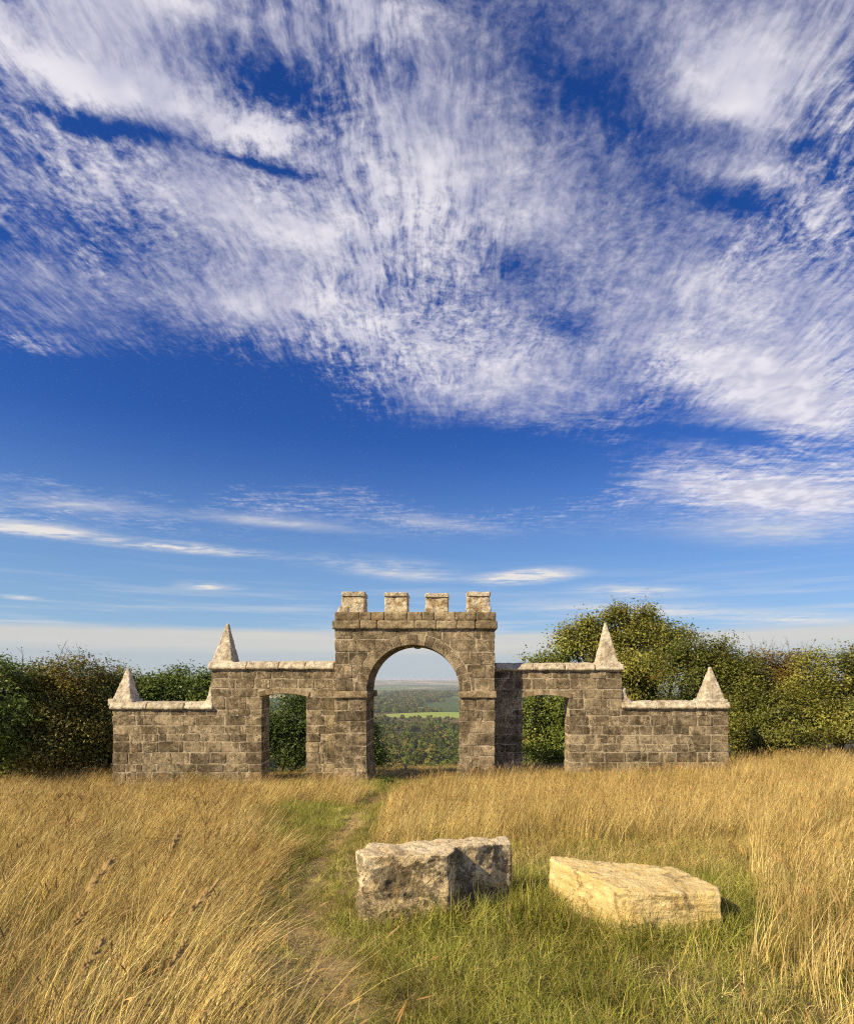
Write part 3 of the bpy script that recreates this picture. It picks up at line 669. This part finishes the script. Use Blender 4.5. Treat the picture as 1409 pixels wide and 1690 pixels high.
# left side
tree('hawthorn_bush', 'dark green leafy bush at the left edge of the field', 'bush', -20, 14.6, [(-30, 1160, 62, 80, 0), (0, 1215, 60, 60, -.2), (15, 1110, 26, 30, 0), (-90, 1130, 60, 70, 0)], 17000, .062, GREEN, BG)
tree('hawthorn_bush', 'rust brown hawthorn bush in front of the left trees, bare twigs on top', 'bush', 105, 15.6, [(95, 1165, 66, 75, 0), (60, 1125, 38, 38, 0), (140, 1130, 45, 38, .2), (110, 1220, 80, 52, -.4), (165, 1185, 45, 60, .3)], 24000, .055, [OLIVE[1], OLIVE[0], RUST[4], OLIVE[2], RUST[2], RUST[1], GREEN[1]], BG, twigs=30)
tree('hawthorn_bush', 'low dark bush at the grass edge between the rust bush and the left corner', 'bush', 40, 16.4, [(30, 1225, 75, 60, 0), (-60, 1220, 75, 62, .2), (110, 1235, 75, 52, .3), (-140, 1200, 70, 70, 0)], 22000, .058, OLIVE + GREEN[:1], BG)
tree('hawthorn_bush', 'dark olive bush against the outer end of the left wall', 'bush', 185, 16.8, [(180, 1170, 45, 55, 0), (195, 1125, 32, 24, 0), (200, 1230, 50, 45, 0)], 11000, .058, OLIVE, BG)
tree('oak_tree', 'round green tree top above the low end of the left wall', 'tree', 275, 21, [(268, 1125, 42, 27, 0), (240, 1140, 36, 26, 0), (300, 1145, 40, 36, .3), (270, 1190, 60, 50, 0)], 13000, .075, GREEN + YGREEN[:1], TG)
tree('oak_tree', 'green tree behind the left wall beneath its upper pyramid', 'tree', 338, 20, [(330, 1135, 34, 27, 0), (365, 1140, 30, 30, 0), (345, 1190, 50, 50, 0)], 9000, .075, GREEN, TG)
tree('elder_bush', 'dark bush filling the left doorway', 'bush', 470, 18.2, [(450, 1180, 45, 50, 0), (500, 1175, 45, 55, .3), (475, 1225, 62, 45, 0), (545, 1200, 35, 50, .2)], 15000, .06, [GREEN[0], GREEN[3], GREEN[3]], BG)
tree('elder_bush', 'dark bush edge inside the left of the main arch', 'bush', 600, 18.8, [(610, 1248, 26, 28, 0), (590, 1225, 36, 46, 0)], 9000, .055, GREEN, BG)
tree('thicket_tree', 'dark thicket tree behind the rust brown bush', 'tree', 60, 20.5, [(20, 1195, 100, 75, 0), (140, 1205, 90, 70, .5), (-90, 1190, 90, 80, 0)], 22000, .08, GREEN + OLIVE[:2], TG)
# right side
tree('ash_tree', 'tall yellow green ash tree rising behind the right wall', 'tree', 1040, 19.5,
     [(955, 1062, 36, 30, 0), (935, 1085, 30, 22, -.2), (1000, 1050, 40, 28, 0), (975, 1034, 20, 16, 0), (1052, 1036, 28, 20, 0), (1045, 1050, 48, 36, .3), (1085, 1050, 35, 28, 0), (1008, 1024, 12, 10, 0), (990, 1085, 50, 34, 0),
      (1060, 1100, 62, 42, 0), (1105, 1075, 32, 30, -.2), (892, 1090, 22, 9, 0), (1035, 1160, 70, 60, 0), (938, 1048, 15, 13, 0), (1122, 1048, 15, 11, 0), (1066, 1014, 12, 10, 0), (1022, 1010, 9, 8, 0), (965, 1035, 14, 12, 0)], 36000, .068, YGREEN + GREEN[1:3], TG, twigs=12, clump=.2)
tree('hawthorn_bush', 'reddish hawthorn bush behind the lower right wall', 'bush', 1150, 18, [(1150, 1075, 40, 30, 0), (1120, 1110, 45, 42, -.2), (1175, 1110, 48, 42, 0), (1140, 1170, 70, 55, 0)], 18000, .056, [GREEN[1], OLIVE[1], RUST[0], OLIVE[0], RUST[4], GREEN[2]], BG, twigs=14)
tree('hawthorn_bush', 'olive hawthorn bush behind the outermost right pyramid', 'bush', 1215, 17.4, [(1205, 1105, 42, 34, 0), (1235, 1130, 40, 42, 0), (1225, 1190, 56, 58, -.3)], 16000, .055, OLIVE + GREEN[:2], BG)
tree('hawthorn_bush', 'round brown bush rising above its green neighbours on the right', 'bush', 1285, 18.2, [(1285, 1098, 44, 32, 0), (1270, 1140, 48, 45, 0)], 11000, .052, RUST, BG, twigs=18)
tree('hawthorn_bush', 'low olive bush at the field edge right of the folly', 'bush', 1285, 16.6, [(1270, 1180, 55, 58, 0), (1320, 1170, 48, 56, 0), (1290, 1215, 75, 34, -.2)], 19000, .052, OLIVE + YGREEN[:1], BG)
tree('hawthorn_bush', 'green bush at the right edge of the field', 'bush', 1385, 16.8, [(1380, 1115, 52, 48, 0), (1345, 1140, 40, 50, 0), (1430, 1120, 55, 52, 0), (1390, 1185, 75, 56, -.2)], 24000, .055, YGREEN[:3] + OLIVE, BG)
tree('hawthorn_bush', 'bush at the far right, half out of the picture', 'bush', 1480, 17, [(1480, 1130, 60, 58, 0), (1500, 1190, 80, 55, 0)], 12000, .058, OLIVE, BG)
tree('elder_bush', 'sunlit green bush filling the right doorway', 'bush', 905, 19.2, [(880, 1175, 42, 45, 0), (925, 1180, 42, 50, .2), (905, 1225, 58, 36, -.2), (950, 1195, 40, 50, .4)], 17000, .066, GREEN[1:3] + YGREEN, BG)
# small plants along the wall foot
for (px, py, h, lb, pal) in ((318, 1282, .34, 'sprig of green weed against the left wall', YGREEN), (338, 1282, .30, 'second sprig of green weed against the left wall, nearer the doorway', YGREEN),
                             (790, 1292, .26, 'reddish bramble at the foot of the right pier', RUST), (640, 1290, .14, 'clump of leafy weeds inside the arch', GREEN), (1060, 1268, .24, 'leafy green weed at the foot of the right wall', YGREEN)):
    Y = 14.25 if px < 600 or px > 820 else 13.85
    X = (px - CX) / F * Y; z = float(gz(X, Y)); r = empty('weed_plant', (X, Y, z)); tag(r, lb, 'plant')
    n = 260; p = rng.normal(size=(n, 3)) * np.array([.13 if pal is RUST else .07, .06, h * .45]); p[:, 2] = np.abs(p[:, 2]) + .05
    link('leaves', leaf_mesh('leaves', p, .035, np.array(pal)[rng.integers(0, len(pal), n)] * rng.uniform(.7, 1.4, (n, 1))), r, M_LEAF)
    V, Fc = [], []
    for _ in range(5): tube((V, Fc), bend(Vector((0, 0, -.03)), Vector((random.uniform(-.1, .1), 0, h * random.uniform(.6, 1))), .1, 3), .005, .002, 4)
    mt = bpy.data.meshes.new('stem'); mt.from_pydata(V, [], Fc); mt.update(); link('stem', mt, r, M_BARK)

# short posts
def post(px, py_top, Y, w, label, mat, seed):
    X = (px - CX) / F * Y; zt = ZC - (py_top - CY) / F * Y; z0 = float(gz(X, Y)) - .25
    me = prism_mesh([(X - w / 2, z0), (X + w / 2, z0), (X + w * .42, zt - .03), (X + w * .1, zt), (X - w * .45, zt - .015)], Y - w / 2, Y + w / 2)
    m2 = weather(me, .018, .010, 9, 1, seed); o = part('stone_post', m2, empty_root, mat); o.parent = None
    tag(o, label, 'post')
empty_root = empty('tmp_root')
post(1099, 1247, 13.6, .12, 'short leaning stone post before the lower right wall', M_CORNICE, 3)
post(669.5, 1262, 17.4, .09, 'small pale stone post in the grass beyond the arch', M_COPING, 6)
bpy.data.objects.remove(empty_root)

# ------------------------------------------------------------------ grass
def blades(n, hlo, hhi, spread, lean, leanj, wid, cols, head=0.0, headcol=None, droop=.25, seglev=(0, .35, .7, 1.0)):
    V, T, Fq = [], [], []
    for _ in range(n):
        a = random.uniform(0, 6.283); rr = spread * math.sqrt(random.random()); b = Vector((rr * math.cos(a), rr * math.sin(a), -.03))
        h = random.uniform(hlo, hhi); ld = Vector((lean + random.gauss(0, leanj), random.gauss(0, leanj), 0)) * h
        fa = random.uniform(-.7, .7); side = Vector((math.cos(fa), math.sin(fa), 0)); w = wid * random.uniform(.6, 1.3); c = Vector(random.choice(cols)) * random.uniform(.7, 1.3)
        i0 = len(V); pts = []
        for t in seglev:
            p = b + Vector((0, 0, h * (t - droop * t * t * min(1.5, ld.length / h + .2)))) + ld * (t * .45 + t * t * .55)
            pts.append(p); q = side * w * (1 - t * .85) * .5
            V += [p - q, p + q]; T += [c, c]
        for s in range(len(seglev) - 1): Fq.append((i0 + 2 * s, i0 + 2 * s + 1, i0 + 2 * s + 3, i0 + 2 * s + 2))
        if random.random() < head:
            d = (pts[-1] - pts[-2]).normalized(); L = random.uniform(.05, .11); hw = random.uniform(.002, .005); hc = Vector(random.choice(headcol)) * random.uniform(.75, 1.3)
            s0 = pts[-1] - d * L * .6
            for k2 in range(2):
                sd_ = side if k2 == 0 else side.cross(d).normalized(); j0 = len(V)
                V += [s0, s0 + d * L * .45 + sd_ * hw, s0 + d * L, s0 + d * L * .45 - sd_ * hw]; T += [hc] * 4; Fq.append((j0, j0 + 1, j0 + 2, j0 + 3))
    return quad_mesh('grass_tuft', np.array([tuple(v) for v in V]), np.array(Fq), np.array([tuple(t) for t in T]))
STRAW = [(.70, .555, .215), (.80, .66, .31), (.60, .455, .155), (.66, .53, .22), (.46, .355, .12), (.54, .41, .14)]
HEAD = [(.44, .29, .11), (.54, .38, .16), (.36, .23, .09)]
GRASSG = [(.22, .26, .034), (.28, .31, .048), (.15, .20, .025), (.38, .36, .08), (.46, .38, .12)]
def source_collection(name, meshes, mat):
    c = bpy.data.collections.new(name)
    for i, me in enumerate(meshes):
        me.materials.append(mat); c.objects.link(bpy.data.objects.new('%s_%02d' % (name, i), me))
    return c
def scatter(name, pts, rot, scl, coll, nvar, label, cat, idx=None):
    """one object whose vertices carry instances of the tufts / crowns"""
    me = bpy.data.meshes.new(name); n = len(pts); me.vertices.add(n); me.vertices.foreach_set('co', np.ascontiguousarray(pts, np.float32).ravel())
    a = me.attributes.new('rot', 'FLOAT_VECTOR', 'POINT'); a.data.foreach_set('vector', np.ascontiguousarray(rot, np.float32).ravel())
    a = me.attributes.new('scl', 'FLOAT_VECTOR', 'POINT'); a.data.foreach_set('vector', np.ascontiguousarray(scl, np.float32).ravel())
    a = me.attributes.new('idx', 'INT', 'POINT'); a.data.foreach_set('value', (rng.integers(0, nvar, n) if idx is None else idx).astype(np.int32))
    me.update(); o = link(name, me)
    g = bpy.data.node_groups.new(name + '_scatter', 'GeometryNodeTree'); g.interface.new_socket('Geometry', in_out='INPUT', socket_type='NodeSocketGeometry'); g.interface.new_socket('Geometry', in_out='OUTPUT', socket_type='NodeSocketGeometry')
    N, Lk = g.nodes, g.links; gi = N.new('NodeGroupInput'); go = N.new('NodeGroupOutput'); ip = N.new('GeometryNodeInstanceOnPoints'); ci = N.new('GeometryNodeCollectionInfo')
    ci.inputs[0].default_value = coll; ci.inputs['Separate Children'].default_value = True; ci.inputs['Reset Children'].default_value = True; ip.inputs['Pick Instance'].default_value = True
    def attr(nm, ty):
        q = N.new('GeometryNodeInputNamedAttribute'); q.data_type = ty; q.inputs[0].default_value = nm; return q.outputs[0]
    Lk.new(gi.outputs[0], ip.inputs['Points']); Lk.new(ci.outputs[0], ip.inputs['Instance']); Lk.new(attr('idx', 'INT'), ip.inputs['Instance Index'])
    er = N.new('FunctionNodeEulerToRotation'); Lk.new(attr('rot', 'FLOAT_VECTOR'), er.inputs[0]); Lk.new(er.outputs[0], ip.inputs['Rotation']); Lk.new(attr('scl', 'FLOAT_VECTOR'), ip.inputs['Scale']); Lk.new(ip.outputs[0], go.inputs[0])
    md = o.modifiers.new('scatter', 'NODES'); md.node_group = g
    return tag(o, label, cat, kind='stuff')
def rand_field(n, ylo, yhi, margin=1.6):
    y = np.sqrt(rng.uniform(ylo ** 2, yhi ** 2, n)); half = 1.0
    x = rng.uniform(-.80, .70, n) * y + rng.uniform(-margin, margin, n) * .8
    return x, y
def to_px(x, y, z): return CX + F * x / y, CY + F * (ZC - z) / y
BLK = [(-.2, 4.72, .72, .30), (1.38, 4.66, .72, .44)]
def near_block(x, y, k=1.0):
    m = np.zeros(len(x), bool)
    for (cx, cy, rx, ry) in BLK: m |= ((x - cx) / (rx * k)) ** 2 + ((y - cy) / (ry * k)) ** 2 < 1
    return m
def in_wall(x, y, pad=.06):
    t = (y > YT - pad) & (y < YT + TT + pad) & (x > TL - pad) & (x < TR + pad) & ~((x > AX - AR + .05) & (x < AX + AR - .05))
    w = (y > YW - pad) & (y < YW + TW + pad) & (x > wx(186) - pad) & (x < wx(1202) + pad) & ~((x > wx(432)) & (x < wx(505))) & ~((x > wx(862)) & (x < wx(938)))
    return t | (w & ~((x > TL) & (x < TR)))
def field_masks(x, y):
    z = gz(x, y); px, py = to_px(x, y, z); pd = path_dist(x, y); n1 = fbm(x * .7 + 20, y * .7 + 5, 31); n2 = fbm(x * 2.0, y * 2.0, 33)
    green = np.zeros(len(x))
    green = np.maximum(green, np.clip(1.3 - pd / .42, 0, 1))                                               # trodden verge
    green = np.maximum(green, np.clip(1.3 - np.hypot((px - 505) / 85, (py - 1365) / 46), 0, 1) * 1.5)     # lush patch left of the path
    green = np.maximum(green, np.clip(1.3 - np.hypot((px - 640) / 85, (py - 1300) / 12), 0, 1) * 1.5)      # before the arch
    green = np.maximum(green, ((py > 1478) & (px > 560)) * np.clip(.84 - (px - 1000) / 380, .28, 1))       # round the blocks
    green = np.maximum(green, np.clip(1.25 - np.hypot((px - 870) / 75, (py - 1480) / 45), 0, 1) * 1.4)
    green = np.maximum(green, ((y > 13.3) & (y < 14.4)) * .7)
    green = np.clip(green + (n1 - .47) * 1.3, 0, 1)
    green = np.maximum(green, near_block(x, y, 1.55) * .85)
    return z, px, py, pd, green, n2
# --- tall dry grass
dry_src = source_collection('dry_tuft', [blades(26, .22, .68, .10, .20 + .07 * (i % 3), .15, .0042, STRAW, .20, HEAD) for i in range(6)] + [blades(22, .18, .42, .12, .2, .30, .0038, STRAW + GRASSG[3:], .1, HEAD) for i in range(3)] + [blades(5, .70, 1.15, .16, .48, .16, .0028, STRAW[:2], .8, HEAD, .2, (0, .2, .4, .6, .8, 1)) for i in range(3)], M_GRASS)
x, y = rand_field(30000, 1.75, 19.0)
z, px, py, pd, green, n2 = field_masks(x, y)
keep = rng.random(len(x)) > green * 1.08
keep &= (pd > .24 + n2 * .24) | (y > 15.2)
keep &= rng.random(len(x)) < np.clip(.35 + 2.2 * (fbm(x * 2.6 + 1, y * 2.6, 91) - .30), .3, 1)
keep &= ~near_block(x, y, 1.02) & ~in_wall(x, y)
keep &= ~((px > 540) & (px < 1235) & (py > 1450) & (rng.random(len(x)) < .74 + .22 * near_block(x, y, 1.9)))
keep &= ~((px > 1235) & (py > 1560) & (rng.random(len(x)) < .5))
keep &= ~((px > 880) & (px < 1215) & (py > 1395) & (y < 5.6) & (rng.random(len(x)) < .8))
keep &= ~((np.abs(px - 684) < 80) & (y > 13.2) & (y < 15.4) & (rng.random(len(x)) < .85))
x, y, z, px, py, n2, green, pd = (q[keep] for q in (x, y, z, px, py, n2, green, pd))
short = (py > 1395) & (px > 560) & (px < 1240)
hs = .55 + .45 * fbm(x * .9 + 3, y * .9, 41) + .55 * fbm(x * 3.3 + 3, y * 3.3, 43, 2)
hs *= np.where((y > 12.4) & (px > 180) & (px < 1205), .38, 1.0) * np.where((y > 15.2), .8, 1) * np.where(short, .55, 1.0) * np.where(green > .4, .75, 1)
hs *= np.where((y < 13.9) & (y > 13.2) & (px > 180) & (px < 1205), .75, 1) * np.where((px < 430) & (y < 6), 1.05, 1) * np.clip(.45 + pd * .55, .45, 1)
idx = np.where((rng.random(len(x)) < .3) | short, rng.integers(6, 9, len(x)), rng.integers(0, 6, len(x)))
tall = (px < 470) & (y < 4.2) & (rng.random(len(x)) < .16); idx = np.where(tall, rng.integers(9, 12, len(x)), idx); hs = np.where(tall, 1.0, hs)
lean = np.where(px < 560, .24, -.08) + (fbm(x * .45, y * .45 + 9, 55) - .47) * .55
rot = np.stack([rng.normal(0, .14, len(x)), lean + rng.normal(0, .14, len(x)), rng.normal(0, .55, len(x))], 1)
scl = np.stack([np.ones(len(x)) * 1.05, np.ones(len(x)) * 1.05, hs], 1)
scatter('dry_grass', np.stack([x, y, z], 1), rot, scl, dry_src, 12, 'tall golden dry grass leaning in the wind over the field', 'grass', idx)
# --- short green grass
grn_src = source_collection('green_tuft', [blades(34, .10, .24, .09, .10, .45, .0052, GRASSG, 0, None, .5) for i in range(4)] + [blades(26, .08, .20, .10, .1, .5, .0045, GRASSG + STRAW[:2], 0, None, .5) for i in range(3)], M_GRASS)
x, y = rand_field(46000, 1.75, 15.6)
z, px, py, pd, green, n2 = field_masks(x, y)
keep = (rng.random(len(x)) < np.clip(np.maximum(green * 1.25, (py > 1440) * (px > 560) * .6), .16, 1)) & ~near_block(x, y, .9) & ~in_wall(x, y, .03)
dirt = np.clip(1.25 - (pd + (fbm(x * 2.2, y * 2.2, 21) - .47) * .55) / np.where(y < 6.5, .30, .22), 0, 1) * (y < 12.5)
keep &= rng.random(len(x)) > dirt * .94
x, y, z, pd, n2, green = (q[keep] for q in (x, y, z, pd, n2, green))
hs = rng.uniform(.7, 1.25, len(x)) * np.clip(.35 + pd * 1.1, .35, 1.2) * np.where(near_block(x, y, 1.4), 1.5, 1.0) * (.6 + .9 * fbm(x * 1.6, y * 1.6, 61))
idx = np.where(green > .62, rng.integers(0, 5, len(x)), rng.integers(3, 7, len(x)))
rot = np.stack([rng.normal(0, .15, len(x)), rng.normal(.05, .15, len(x)), rng.uniform(0, 6.28, len(x))], 1)
def litter():
    src = source_collection('flat_tuft', [blades(16, .05, .14, .12, .0, 1.1, .0045, STRAW + GRASSG[3:], 0, None, .3) for _ in range(4)], M_GRASS)
    x, y = rand_field(30000, 1.75, 13.5); pd = path_dist(x, y); kp = (pd < .55) & (rng.random(len(x)) < .8) & ~near_block(x, y, .95); x, y = x[kp], y[kp]
    n = len(x); s = rng.uniform(.5, 1.2, n); scatter('trodden_straw', np.stack([x, y, gz(x, y) - .03], 1), np.stack([rng.normal(0, .2, n), rng.normal(0, .2, n), rng.uniform(0, 6.28, n)], 1), np.stack([s, s, s * .6], 1), src, 4, 'trodden straw lying over the bare path', 'grass')
litter()
scatter('green_grass', np.stack([x, y, z], 1), rot, np.stack([hs * .5 + .5, hs * .5 + .5, hs], 1), grn_src, 7, 'short green grass along the path and round the stone blocks', 'grass', idx)

# --- single stalks that stand out
M_STRAW = straw_mat('straw_stalk', (.50, .34, .13)); M_SEED = straw_mat('seed_head', (.52, .37, .16)); M_DRY = straw_mat('dry_stalk', (.16, .10, .05))
def stalk(px, py, Y, foot, label, blunt=1.0, ang=.35):
    """cocksfoot stalk: bent stem and a head of clustered spikelets, head at (px,py)"""
    tip = P(px, py, Y); bx = (foot[0] - CX) / F * Y; b = Vector((bx, Y - .05, float(gz(bx, Y - .05))))
    root = empty('grass_stalk', b); tag(root, label, 'grass stalk', 'seed heads of cocksfoot in the near grass')
    pts = []; n = 12
    for i in range(n + 1):
        t = i / n; p = b.lerp(tip, t); p.z += (tip.z - b.z) * .16 * math.sin(math.pi * t); pts.append(p - b)
    V, Fc = [], []; tube((V, Fc), pts, .0022, .0012, 5); me = bpy.data.meshes.new('stem'); me.from_pydata(V, [], Fc); link('stem', me, root, M_STRAW)
    V, Fc = [], []; d = (pts[-1] - pts[-2]).normalized(); L = .062 * blunt
    for i in range(46):
        t = random.random(); c = pts[-1] + d * (t * L - L * .35); o = Vector([random.gauss(0, 1) for _ in range(3)]).normalized()
        w = .0034 * (1 - abs(t - .45) * 1.3) + .001; q = c + o * w; e2 = q + (d * .8 + o * .5)  .normalized() * .009
        tube((V, Fc), [q - d * .004, q.lerp(e2, .5) + o * .0008, e2], .0026, .0006, 4)
    me = bpy.data.meshes.new('seed_head'); me.from_pydata(V, [], Fc); link('seed_head', me, root, M_SEED)
stalk(287, 1391, 1.45, (60, 1640), 'grass stalk with a short dark head, highest of the near seed heads', .8)
stalk(160, 1450, 1.05, (-330, 1660), 'grass stalk with a drooping pale head left of the tallest one', 1.0)
stalk(330, 1487, 1.15, (-160, 1700), 'grass stalk with a long slender head reaching right over the field', 1.3)
stalk(128, 1520, 1.1, (-280, 1640), 'grass stalk with a small dark stubby head at the lower left', .55)
stalk(150, 1582, 1.05, (-230, 1760), 'grass stalk with a fluffy head lowest at the left', 1.0)
stalk(290, 1580, 1.15, (-60, 1730), 'thin grass stalk with a bent head, lowest of the seed heads', .9)
stalk(215, 1242, 9.5, (165, 1300), 'tall pale grass stalk leaning against the dark lower left wall', 2.2)
def umbel(px, py, Y, h, label):
    X = (px - CX) / F * Y; zt = ZC - (py - CY) / F * Y; z = float(gz(X, Y)); root = empty('dry_hogweed', (X, Y, z)); tag(root, label, 'dried plant')
    H = zt - z; V, Fc = [], []; top = Vector((.06, 0, H)); tube((V, Fc), bend(Vector((0, 0, -.03)), top * .62, .03), .006, .004, 5); f = top * .62
    tips = []
    for dx in (-.10, .02, .12):
        t = f + Vector((dx, random.uniform(-.04, .04), H * random.uniform(.28, .40))); tube((V, Fc), bend(f, t, .06, 3), .004, .002, 4); tips.append(t)
    me = bpy.data.meshes.new('stem'); me.from_pydata(V, [], Fc); link('stem', me, root, M_DRY)
    for t in tips:
        V, Fc = [], []
        for q in range(9):
            a = q * .7; e2 = t + Vector((math.cos(a) * .03, math.sin(a) * .03, .03 + random.uniform(0, .012))); tube((V, Fc), [t, e2, e2 + Vector((0, 0, .008))], .0012, .003, 3)
        me = bpy.data.meshes.new('umbel'); me.from_pydata(V, [], Fc); link('umbel', me, root, M_DRY)
umbel(108, 1310, 6.4, .7, 'dark dried hogweed with branching head in the left grass')
umbel(333, 1318, 6.2, .7, 'thin dried hogweed fork in the grass below the left doorway')

# ------------------------------------------------------------------ the country beyond the arch
def far_crown(n, w, h, s, seed):
    d = rng.normal(size=(n, 3)); d /= np.linalg.norm(d, axis=1, keepdims=True); d[:, 2] = np.abs(d[:, 2]) * 1.0 - .12
    lump = np.array([1 + .28 * mnoise.noise(Vector(q) * 2.3 + Vector((seed * 3.1, 0, 0))) for q in d])
    p = d * lump[:, None] * np.array([w, w, h]) * rng.uniform(.86, 1.04, (n, 1)); p[:, 2] += h * .25
    nrm = d + rng.normal(size=(n, 3)) * .45; nrm /= np.linalg.norm(nrm, axis=1, keepdims=True)
    a = np.cross(nrm, rng.normal(size=(n, 3))); a /= np.linalg.norm(a, axis=1, keepdims=True); b = np.cross(nrm, a); ss = s * rng.uniform(.7, 1.3, (n, 1))
    v = np.stack([p - a * ss, p + b * ss, p + a * ss, p - b * ss], 1).reshape(-1, 3)
    base = np.array(random.choice([(.11, .14, .025), (.145, .165, .032), (.085, .115, .022), (.19, .17, .04), (.12, .15, .028)])); c = base * rng.uniform(.7, 1.35, (n, 1))
    return quad_mesh('far_crown', v, np.arange(n * 4).reshape(n, 4), np.repeat(c, 4, 0))
far_src = source_collection('far_crown', [far_crown(240, 4.6, 6.5, 1.0, i) for i in range(8)], M_FAR)
def far_field(n, y0, y1, spread=.30):
    y = np.sqrt(rng.uniform(y0 ** 2, y1 ** 2, n)); x = rng.uniform(-spread, spread, n) * y - .07 * y; return x, y
x, y = far_field(13000, 330, 1840)
nz = fbm(x / 120 + 3, y / 160 + 8, 71); keep = rng.random(len(x)) < np.clip((1900 - y) / 900, 0, 1) * np.where(y > 1150, (nz > .46) * .9, 1.0)
x, y = x[keep], y[keep]; s = rng.uniform(.5, 1.0, len(x)) * rng.choice([1, 1, 1.25, 1.6], len(x))
scatter('woodland', np.stack([x, y, gz(x, y) + 3 * s], 1), np.stack([0 * x, 0 * x, rng.uniform(0, 6.28, len(x))], 1), np.stack([s, s, s * rng.uniform(.8, 1.2, len(x))], 1), far_src, 8, 'dense green woodland on the slope far below the arch', 'woodland')
x, y = far_field(9000, 2120, 5200, .22)
nz = fbm(x / 300 + 13, y / 420 + 5, 77, 3); keep = ((y < 2600) & (nz > .36)) | (nz > .50); x, y = x[keep], y[keep]; s = rng.uniform(1.0, 2.0, len(x)) * np.clip(y / 2600, 1, 1.8)
scatter('distant_woods', np.stack([x, y, gz(x, y) + 1.5 * s], 1), np.stack([0 * x, 0 * x, rng.uniform(0, 6.28, len(x))], 1), np.stack([s * 1.4, s * 1.4, s], 1), far_src, 8, 'dark belts of distant woods on the hazy plain beyond the bright field', 'woodland')

# ------------------------------------------------------------------ the hazy air
def haze():
    me = bpy.data.meshes.new('haze'); x0, x1, y0, y1, z0, z1 = -23500, 23500, -3050, 22800, -175, 7.5
    vs = [(a, b, c) for c in (z0, z1) for (a, b) in ((x0, y0), (x1, y0), (x1, y1), (x0, y1))]
    me.from_pydata(vs, [], [(3, 2, 1, 0), (4, 5, 6, 7), (0, 1, 5, 4), (1, 2, 6, 5), (2, 3, 7, 6), (3, 0, 4, 7)]); me.update()
    m, k, out = new_mat('hazy_air'); v = k.node('ShaderNodeVolumePrincipled', {'Color': (.86, .92, 1.0, 1), 'Density': 0.62e-4, 'Anisotropy': .0})
    m.cycles.homogeneous_volume = True; k.l.new(v.outputs[0], out.inputs['Volume']); o = link('haze', me, None, m); tag(o, 'thin pale haze over the far country', 'haze', kind='stuff')
haze()
